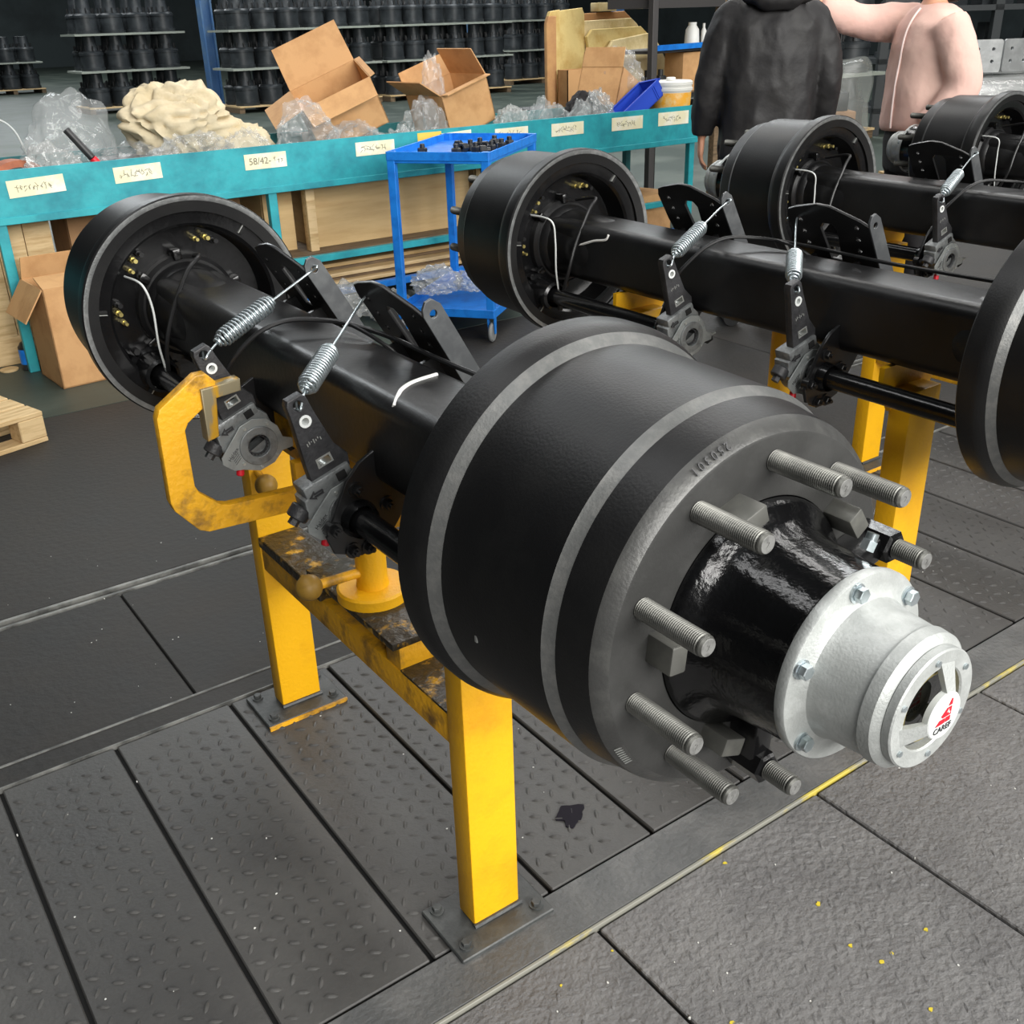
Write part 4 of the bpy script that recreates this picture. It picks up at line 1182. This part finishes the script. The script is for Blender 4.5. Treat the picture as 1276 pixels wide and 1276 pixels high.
for poly, y, m, lab_ in FB:
    cx = sum(p[0] for p in poly) / len(poly)
    o = B().plate([(p[0] - cx, max(0, p[1] - .80)) for p in poly], [], .035, XZ, bev=.006).build('foam_board', m)
    o.location = (cx + .14, y + .15, .80)
    tag(o, lab_, 'board', 'yellowed boards leaning behind the bench')
tag(B().box((-.09, -.05, 0), (.09, .05, .06), bev=.004).build('foam_block', 'foam_pale'), 'small pale block on top of the leaning boards', 'block').location = (5.0, 6.27, 1.452)
bag('hanging clear plastic sheet at the left of the leaning boards', (4.05, 5.75, 0.0), (.09, .08, .50), 81, [], 'haze_plastic', group='plastic sheets', name='plastic_sheet', cat='sheet')

rk = thing('storage_rack', 'steel rack with grey post and blue shelf rail behind the bench', 'rack', (5.4, 5.55, 0))
B().box((-.79, -.27, 0), (-.74, -.22, 2.0), bev=.003).build('rack_post', 'dark_steel', rk, smooth=0)
B().box((.16, .02, 0), (.22, .08, 2.0), bev=.003).build('rack_post', 'old_wood', rk, smooth=0)
B().box((.24, .1, 0), (.29, .15, 2.0), bev=.003).build('rack_post', 'blue_column', rk, smooth=0)
mm = Matrix.Rotation(math.atan2(.27, .92), 4, 'Z')
B().box((0, -.02, 1.19), (.93, .02, 1.225), mtx=Matrix.Translation((-.74, -.245, 0)) @ mm).build('shelf_rail', 'blue_paint', rk, smooth=0)
B().box((0, .03, 1.17), (.93, .40, 1.19), mtx=Matrix.Translation((-.74, -.245, 0)) @ mm).build('shelf', 'dark_steel', rk, smooth=0)
B().box((0, -.02, 1.46), (.96, .40, 1.80), mtx=Matrix.Translation((-.74, -.245, 0)) @ mm).build('shelf', 'dark_steel', rk, smooth=0)
B().box((0, -.02, .86), (1.0, .40, .89), mtx=Matrix.Translation((-.74, -.245, 0)) @ mm).build('shelf', 'black_iron', rk, smooth=0)
o = B().lathe([(0, .055), (.01, .058), (.12, .05), (.15, .03), (.17, .032)], 20, axis='Z', cap0=True, cap1=True).build('paint_can', 'bucket_white'); o.location = (5.32, 5.62, 1.19)
tag(o, 'small white can standing on the blue rack shelf', 'can')
o = B().lathe([(0, .02), (.11, .02), (.13, .01), (.16, .01)], 14, axis='Z', cap0=True, cap1=True).build('spray_bottle', 'bucket_white'); o.location = (5.50, 5.68, 1.19)
tag(o, 'thin white bottle at the right of the rack shelf', 'bottle')
tag(B().box((-.16, -.1, 0), (.16, .1, .27), bev=.004).build('wood_box', 'cardboard', ), 'orange-brown box on the lower rack shelf', 'box').location = (5.34, 5.66, .89)
for i, x in enumerate((4.75, 4.88)):
    o = B().box((-.035, -.03, 0), (.035, .03, .13), bev=.01).cyl((0, 0, .13), (0, 0, .17), .02, 12).build('hand_clamp', 'black_iron')
    o.location = (x, 5.48, .89); tag(o, ['short black clamp on the lower rack shelf behind the carton', 'taller black clamp on the lower rack shelf behind the blue bin'][i], 'clamp')

# =====================================================================
#  STOCK OF DRUMS FAR BEHIND
# =====================================================================
def stock_mesh():
    b = B().lathe([(0, .215), (.05, .22), (.052, .205), (.26, .203), (.262, .215), (.30, .215), (.33, .19), (.335, .15), (.36, .145), (.42, .12), (.578, .115), (.584, .02)], 24, axis='Z', cap0=True, cap1=True)
    o = b.build('brake_drum', 'stock_paint')
    return o


drum0 = stock_mesh()
st0 = B()
for k in range(8):
    t = 2 * pi * k / 8
    st0.cyl((.165 * cos(t), .165 * sin(t), .333), (.165 * cos(t), .165 * sin(t), .42), .012, 6)
studs0 = st0.build('wheel_studs', 'black_iron', drum0, smooth=0)
studs0['kind'] = 'stuff'
used = [False]
sheet_n = 0


def stock_drum(loc, label, group):
    if not used[0]:
        used[0] = True; o = drum0; o.location = loc
    else:
        o = drum0.copy(); COL.objects.link(o); o.location = loc
        c = studs0.copy(); COL.objects.link(c); c.parent = o
    tag(o, label, 'brake drum', group)


def stack(x0, y0, nx, tiers, where, zp=.62, rows=2, dx=.47):
    w = nx * dx + .06
    for t in range(tiers):
        z = t * zp
        nm = ['bottom', 'second', 'third', 'top'][t]
        p = thing('drum_pallet', '%s-tier pallet of the drum stack %s' % (nm, where), 'pallet', (x0 + w / 2, y0 + rows * dx / 2, z), group='pallets of the drum stock')
        if t == 0:
            for q in range(3): B().box((-w / 2 + q * (w - .1) / 2, -rows * dx / 2, 0), (-w / 2 + q * (w - .1) / 2 + .1, rows * dx / 2, .09)).build('pallet_block', 'old_wood', p, smooth=0)
            B().box((-w / 2, -rows * dx / 2 - .02, .09), (w / 2, rows * dx / 2, .115)).build('deck', 'pine', p, smooth=0)
        else:
            B().box((-w / 2 - .04, -rows * dx / 2 - .05, .08), (w / 2 + .04, rows * dx / 2, .115)).build('deck', 'stock_sheet', p, smooth=0)
        for r in range(rows):
            for k in range(nx):
                stock_drum((x0 + .03 + (k + .5) * dx, y0 + (r + .5) * dx, z + .116), '%s brake drum, %s from left, %s tier, stack %s' % (['front-row', 'back-row'][r], ['first', 'second', 'third', 'fourth'][k], nm, where), 'stocked brake drums')


stack(4.75, 20.6, 4, 3, 'left of the blue column')
stack(6.72, 18.3, 3, 3, 'behind the large open carton')
stack(8.25, 18.5, 3, 3, 'between the two open cartons')
stack(9.85, 18.4, 3, 3, 'behind the second open carton')
stack(11.4, 18.6, 3, 3, 'just left of the leaning boards')
stack(4.6, 29.5, 3, 2, 'alone far back left')
stack(9.45, 7.7, 2, 3, 'between the two people', rows=1)
stack(14.2, 20.5, 4, 3, 'behind the leaning boards')

cl = thing('steel_column', 'blue steel column rising among the drum stacks', 'column', (6.98, 20.05, 0))
B().box((-.11, -.11, 0), (-.08, .11, 8), bev=0).box((.08, -.11, 0), (.11, .11, 8)).box((-.08, -.012, 0), (.08, .012, 8)).build('column_profile', 'blue_column', cl, smooth=0)
B().box((-.18, -.18, 0), (.18, .18, .02)).build('column_foot', 'blue_column', cl, smooth=0)
for i, (x, y) in enumerate(((14.5, 22.5), (17.0, 20.0))):
    c2 = dup(cl, (x, y, 0), ['thin blue column behind the leaning boards', 'farther blue column right of the leaning boards'][i])
# pile of black axle beams far left
for i in range(4):
    o = thing('stored_axle', 'black axle beam in the far pile at the upper left, %s' % ['lowest', 'second from below', 'second from the top', 'topmost'][i], 'axle', (2.6, 33.0, .22 + i * .425), group='axles piled far left')
    B().lathe([(-1.6, .06), (-1.6, .21), (-1.3, .21), (-1.3, .09), (1.7, .09), (1.7, .21), (2.0, .21), (2.0, .06)], 16, axis='X', cap0=True, cap1=True).build('axle_body', 'stock_paint', o)
    for s in range(6):
        B().cyl((-1.0 + s * .45, -.11, .06), (-1.0 + s * .45, -.11, .12), .03, 6).build('bright_nut', 'bare_shine', o)

# right background : wrapped load with grey brackets, dark racks
wl = thing('wrapped_load', 'pallet load in crinkled clear film right of the pink sweatshirt', 'load', (7.62, 4.6, 0), -.6)
B().box((-.55, -.5, .12), (.55, .5, .86), bev=.05).build('goods', 'grey_part', wl)
b = B()
b.box((-.57, -.52, .12), (.57, .52, .90), bev=.06, seg=3)
bmesh.ops.subdivide_edges(b.bm, edges=b.bm.edges, cuts=5, use_grid_fill=True)
for v in b.bm.verts: v.co += Vector((noise.noise(v.co * 7), noise.noise(v.co * 7 + Vector((9, 0, 0))), noise.noise(v.co * 7 + Vector((0, 9, 0))))) * .035
b.build('film_wrap', 'milky_plastic', wl, smooth=25)
for k in range(3): B().box((-.6, -.5 + k * .45, 0), (.6, -.4 + k * .45, .12)).build('pallet_block', 'pine', wl, smooth=0)
for i, (dx, dy, rz) in enumerate(((-.14, .02, 0.0), (.22, -.16, .25))):
    g = thing('perforated_bracket', ['left grey perforated bracket on the film-wrapped load', 'right grey perforated bracket on the film-wrapped load'][i], 'bracket', (7.62 + dx, 4.6 + dy, .93), -.65 + rz, group='grey brackets on the load')
    hs = [circle(-.12 + .12 * q, .06 + .09 * w, .014, 10) for q in range(3) for w in range(2)]
    B().plate(rrect(.19, .12, .02, 3, 0, .12), [[(p[0], p[1] + .02) for p in h_] for h_ in hs], .02, XZ).box((-.19, 0, 0), (.19, .2, .02)).build('bracket_plate', 'grey_part', g, smooth=0)
rk2 = thing('parts_rack', 'dark rack of black castings at the right edge of the hall', 'rack', (12.5, 7.1, 0), -.6)
for x in (-2.0, -.7, .6, 1.9):
    B().box((x, -.5, 0), (x + .1, -.4, 2.6)).build('rack_post', 'rack_steel', rk2, smooth=0)
for z in (.25, .8, 1.35, 1.9):
    B().box((-2.0, -.5, z), (2.0, .5, z + .06)).build('shelf', 'rack_steel', rk2, smooth=0)
i = 0
for z in (.31, .86, 1.41):
    for k in range(7):
        a = -.6
        u, v = -1.7 + k * .55, -.15
        loc = (12.5 + u * cos(a) - v * sin(a), 7.1 + u * sin(a) + v * cos(a), z)
        o = thing('casting', 'black casting, %s from left on the %s shelf of the dark right-hand rack' % (['first', 'second', 'third', 'fourth', 'fifth', 'sixth', 'seventh'][k], ['lowest', 'middle', 'upper'][int(z > .5) + int(z > 1)]), 'casting', loc, a + random.uniform(-.3, .3), group='castings on the right-hand rack')
        B().prism([(-.2, 0), (.2, 0), (.2, .06), (.1, .1), (.08, .36), (-.08, .36), (-.1, .1), (-.2, .06)], -.12, .12, 'xz').build('casting_body', 'stock_paint', o, smooth=0)
        B().cyl((0, -.14, .26), (0, -.12, .26), .03, 8).build('bright_boss', 'bare_shine', o)
sheetp = thing('wrapped_carton', 'film-draped carton on a pallet between the two people', 'box', (6.75, 5.4, 0), -.6)
B().box((-.16, -.14, .1), (.16, .14, .66), bev=.01).build('box_body', 'cardboard_dark', sheetp)
B().box((-.08, -.10, .66), (.10, .1, .80), bev=.01).build('box_top', 'black_iron', sheetp)
B().box((-.3, -.26, 0), (.3, .26, .1)).build('pallet_deck', 'pine', sheetp, smooth=0)
b = B().box((-.25, -.22, .1), (.25, .22, 1.05), bev=.05, seg=3)
bmesh.ops.subdivide_edges(b.bm, edges=b.bm.edges, cuts=5, use_grid_fill=True)
for v in b.bm.verts: v.co += Vector((noise.noise(v.co * 5), noise.noise(v.co * 5 + Vector((9, 0, 0))), noise.noise(v.co * 5 + Vector((0, 9, 0))))) * .06
b.build('film_wrap', 'haze_plastic', sheetp, smooth=25)
tag(B().lathe([(0, .11), (.24, .13), (.25, .14), (.27, .14), (.272, .0005)], 24, axis='Z', cap0=True).build('white_tub', 'bucket_white'), 'white tub standing right of the person in black', 'tub').location = (7.15, 6.0, .645)
tag(B().box((6.9, 5.75, 0), (7.4, 6.25, .64), bev=.01).build('low_case', 'pine', smooth=0), 'low pine case under the white tub', 'case')


# =====================================================================
#  PEOPLE
# =====================================================================
def remeshed(b, name, m, parent, voxel, smooth_it=6, fold=0., fscale=6., seed=0.):
    bm = b.bm
    bmesh.ops.recalc_face_normals(bm, faces=bm.faces)
    me = bpy.data.meshes.new('t'); bm.to_mesh(me); bm.free()
    o = bpy.data.objects.new('t', me); COL.objects.link(o)
    r = o.modifiers.new('r', 'REMESH'); r.mode = 'VOXEL'; r.voxel_size = voxel
    s = o.modifiers.new('s', 'SMOOTH'); s.factor = .5; s.iterations = smooth_it
    dg = bpy.context.evaluated_depsgraph_get()
    me2 = bpy.data.meshes.new_from_object(o.evaluated_get(dg))
    bpy.data.objects.remove(o); bpy.data.meshes.remove(me)
    if fold:
        ns = [v.normal.copy() for v in me2.vertices]
        for v, n in zip(me2.vertices, ns):
            q = Vector((v.co.x * fscale, v.co.y * fscale, v.co.z * fscale * .55)) + Vector((seed, 0, 0))
            v.co += n * fold * (noise.ridged_multi_fractal(q, 1.0, 2.0, 3, 1.0, 2.0) - 1.0)
    me2.name = name; me2.materials.clear(); me2.materials.append(MT[m]); me2.shade_smooth()
    o = bpy.data.objects.new(name, me2); COL.objects.link(o); o.parent = parent
    return o


X, Yv, Z = Vector((1, 0, 0)), Vector((0, 1, 0)), Vector((0, 0, 1))


def limb(b, pts, rs, n=14):
    b.tube(smooth_path(pts, 4), [rs[min(i // 4, len(rs) - 1)] + (rs[min(i // 4 + 1, len(rs) - 1)] - rs[min(i // 4, len(rs) - 1)]) * (i % 4) / 4 for i in range((len(pts) - 1) * 4 + 1)], n)


def hand(b, wrist, dirv, palm_n, side):
    """palm plus five fingers; dirv = along the hand, palm_n = palm normal, side = thumb side"""
    w, d, nrm, sd = Vector(wrist), Vector(dirv).normalized(), Vector(palm_n).normalized(), Vector(side).normalized()
    b.loft([(w, sd, nrm, .026, .018), (w + d * .03, sd, nrm, .034, .017), (w + d * .07, sd, nrm, .041, .015), (w + d * .095, sd, nrm, .039, .012)], 14)
    for k, ln in enumerate((.068, .078, .073, .056)):
        p = w + d * .09 + sd * (.029 - .0195 * k)
        q1 = p + d * ln * .45 + nrm * .006; q2 = q1 + d * ln * .3 + nrm * .014; q3 = q2 + d * ln * .2 + nrm * .016
        b.tube([p, q1, q2, q3], [.0098, .0092, .0085, .0068], 8)
    p = w + d * .03 + sd * .03
    b.tube([p - sd * .012, p + d * .02 + sd * .016, p + d * .048 + sd * .024 + nrm * .012, p + d * .068 + sd * .022 + nrm * .02], [.013, .012, .0105, .008], 8)


def head(b, c, fwd=Vector((0, 1, 0))):
    # skull, jaw, nose, ears  (c = centre of head; face towards +Y)
    b.ico(c, (.076, .095, .112), 3)
    b.ico(c + Vector((0, .028, -.06)), (.056, .062, .062), 3)
    b.tube([c + Vector((0, .088, .012)), c + Vector((0, .104, -.018)), c + Vector((0, .107, -.03)), c + Vector((0, .09, -.038))], [.009, .012, .015, .010], 8)
    b.ico(c + Vector((0, .082, -.066)), (.024, .014, .009), 2)
    for s in (-1, 1):
        b.ico(c + Vector((s * .077, -.004, -.012)), (.010, .02, .031), 2)
        b.ico(c + Vector((s * .032, .082, .018)), (.016, .012, .007), 2)


def person(label, loc, heading, arms, build):
    T = thing('person', label, 'person', loc, heading)
    return T


# --- person in black, back to the camera
pm = thing('person', 'person in a black hooded jacket seen from behind, arms hanging', 'person', (3.217, 2.98, 0), math.atan2(.62, .78) * -1 + radians(0))
b = B()
torso = [(.80, .155, .11), (.95, .165, .115), (1.08, .15, .105), (1.22, .17, .115), (1.36, .185, .11), (1.44, .13, .085), (1.49, .058, .058), (1.56, .055, .058)]
b.loft([((0, 0, z), X, Yv, rx, ry) for z, rx, ry in torso], 24)
head(b, Vector((0, .03, 1.655)))
for s in (-1, 1):
    limb(b, [(s * .16, 0, 1.41), (s * .225, -.01, 1.27), (s * .255, -.015, 1.13), (s * .275, .03, 1.0), (s * .28, .07, .90)], [.055, .052, .044, .038, .029])
    hand(b, (s * .28, .075, .895), (0, .15, -1), (-s, 0, 0), (0, 1, 0))
    limb(b, [(s * .09, 0, .90), (s * .095, .0, .68), (s * .10, .005, .48), (s * .10, -.015, .28), (s * .10, -.01, .09)], [.095, .08, .06, .055, .04])
    b.loft([((s * .10, -.05, .04), X, Z, .035, .035), ((s * .10, .02, .045), X, Z, .042, .04), ((s * .105, .12, .03), X, Z, .045, .026), ((s * .105, .18, .022), X, Z, .03, .016)], 12)
remeshed(b, 'body', 'skin', pm, .0085, 3)
b = B()
jac = [(.80, .20, .15), (.82, .208, .155), (.98, .205, .155), (1.10, .21, .155), (1.24, .225, .155), (1.36, .225, .145), (1.44, .17, .115), (1.49, .105, .095), (1.53, .085, .085)]
b.loft([((0, -.005, z), X, Yv, rx, ry) for z, rx, ry in jac], 28, power=2.6)
for s in (-1, 1):
    limb(b, [(s * .17, 0, 1.41), (s * .228, -.01, 1.29), (s * .262, -.015, 1.14), (s * .278, .03, 1.0), (s * .28, .065, .905)], [.078, .078, .070, .062, .05], 18)
    b.ico((s * .165, -.003, 1.405), .08, 3)
remeshed(b, 'jacket', 'jacket_black', pm, .0125, 5, fold=.011, fscale=6.5, seed=3)
b = B().tube([(.13 * cos(t), -.07 - .06 * abs(sin(t)), 1.49) for t in [radians(180 + 180 * k / 12) for k in range(13)]], .04, 10)
b.loft([((0, -.14, 1.425), X, Yv, .07, .02), ((0, -.15, 1.46), X, Yv, .11, .035), ((0, -.13, 1.51), X, Yv, .13, .055), ((0, -.09, 1.56), X, Yv, .10, .05)], 18)
remeshed(b, 'hood', 'jacket_black', pm, .012, 6, fold=.006, fscale=8, seed=5)
b = B()
b.loft([((0, 0, z), X, Yv, rx, ry) for z, rx, ry in ((.72, .19, .135), (.86, .19, .14), (1.0, .17, .125))], 20)
for s in (-1, 1):
    limb(b, [(s * .095, 0, .86), (s * .10, .0, .68), (s * .105, .005, .48), (s * .105, -.012, .28), (s * .105, -.01, .07)], [.115, .10, .085, .08, .075], 16)
remeshed(b, 'trousers', 'trousers_black', pm, .013, 4, fold=.006, fscale=7, seed=9)
b = B().ico((0, .012, 1.69), (.086, .103, .098), 4)
b.ico((0, -.025, 1.645), (.08, .075, .085), 3)
remeshed(b, 'hair', 'hair_black', pm, .009, 3)
for s in (-1, 1):
    b = B().loft([((s * .10, -.06, .045), X, Z, .04, .044), ((s * .10, .02, .05), X, Z, .047, .048), ((s * .105, .12, .034), X, Z, .05, .032), ((s * .105, .19, .026), X, Z, .034, .022)], 14)
    b.build('shoe', 'black_iron', pm)
    B().ico((s * .032, .03 + .088, 1.673), (.0095, .006, .0065), 2).build('eye', 'eye_dark', pm)

# --- person in pink, turned to the left, one arm raised
pp = thing('person', 'person in a pale pink sweatshirt with one arm stretched out', 'person', (3.95, 2.66, 0), radians(60))
b = B()
torso = [(.80, .15, .115), (.93, .165, .12), (1.06, .13, .10), (1.2, .145, .105), (1.32, .165, .10), (1.40, .12, .08), (1.45, .05, .05), (1.52, .048, .05)]
b.loft([((0, 0, z), X, Yv, rx, ry) for z, rx, ry in torso], 24)
head(b, Vector((0, .03, 1.615)))
# left arm (towards camera) hangs, right arm stretched forward
limb(b, [(-.15, 0, 1.37), (-.215, -.03, 1.24), (-.235, -.06, 1.10), (-.22, .0, .99), (-.20, .08, .92)], [.055, .047, .041, .035, .026])
hand(b, (-.20, .085, .915), (.1, .5, -1), (1, 0, 0), (0, 1, .4))
limb(b, [(.15, 0, 1.37), (.215, .13, 1.37), (.22, .27, 1.38), (.19, .40, 1.42), (.16, .50, 1.46)], [.055, .047, .041, .035, .026])
hand(b, (.16, .505, 1.462), (-.2, 1, .3), (-.3, -.2, -1), (-1, -.1, .2))
for s in (-1, 1):
    limb(b, [(s * .085, 0, .88), (s * .09, .0, .66), (s * .09, .005, .46), (s * .09, -.015, .27), (s * .09, -.01, .09)], [.095, .078, .058, .052, .038])
    b.loft([((s * .09, -.05, .04), X, Z, .032, .033), ((s * .09, .02, .045), X, Z, .04, .038), ((s * .095, .11, .03), X, Z, .042, .025), ((s * .095, .165, .022), X, Z, .028, .015)], 12)
remeshed(b, 'body', 'skin', pp, .0085, 3)
b = B()
sw = [(.885, .205, .17), (.91, .215, .18), (1.02, .21, .178), (1.14, .21, .172), (1.26, .215, .162), (1.35, .20, .14), (1.41, .14, .105), (1.435, .08, .075)]
b.loft([((0, -.01, z), X, Yv, rx, ry) for z, rx, ry in sw], 28)
limb(b, [(-.16, 0, 1.355), (-.235, -.035, 1.23), (-.255, -.065, 1.10), (-.24, -.005, .99), (-.21, .07, .925)], [.092, .088, .084, .078, .06], 18)
limb(b, [(.15, .0, 1.35), (.215, .13, 1.36), (.22, .27, 1.375), (.19, .40, 1.415), (.165, .49, 1.455)], [.095, .088, .08, .07, .05], 18)
sweat = remeshed(b, 'sweatshirt', 'pink_cotton', pp, .0125, 5, fold=.008, fscale=5.5, seed=13)
# piping line following the chest
pts = []
for z in [1.42, 1.39, 1.34, 1.28, 1.2, 1.12, 1.04, .96, .905]:
    best = max((v.co for v in sweat.data.vertices if abs(v.co.z - z) < .012 and abs(v.co.x + .055) < .02), key=lambda c: c.y, default=None)
    if best is not None: pts.append(Vector((-.055, best.y + .002, z)))
B().tube(smooth_path(pts, 4), .0045, 6).build('piping', 'pink_piping', pp)
b = B()
b.loft([((0, 0, z), X, Yv, rx, ry) for z, rx, ry in ((.70, .175, .13), (.84, .185, .145), (.96, .16, .125))], 20)
for s in (-1, 1):
    limb(b, [(s * .09, 0, .84), (s * .092, .0, .66), (s * .095, .005, .46), (s * .095, -.012, .27), (s * .095, -.01, .08)], [.11, .092, .075, .068, .06], 16)
remeshed(b, 'trousers', 'trousers_black', pp, .013, 4, fold=.005, fscale=7, seed=19)
b = B().ico((0, .010, 1.65), (.085, .102, .098), 4)
b.loft([((0, -.05, 1.62), X, Yv, .08, .06), ((0, -.075, 1.52), X, Yv, .07, .035), ((0, -.085, 1.44), X, Yv, .05, .025)], 16)
remeshed(b, 'hair', 'hair_black', pp, .009, 3)
for s in (-1, 1):
    B().loft([((s * .09, -.06, .045), X, Z, .037, .042), ((s * .09, .02, .05), X, Z, .045, .046), ((s * .095, .11, .034), X, Z, .047, .031), ((s * .095, .175, .026), X, Z, .032, .021)], 14).build('shoe', 'emblem_white', pp)
    B().ico((s * .032, .03 + .088, 1.633), (.0095, .006, .0065), 2).build('eye', 'eye_dark', pp)
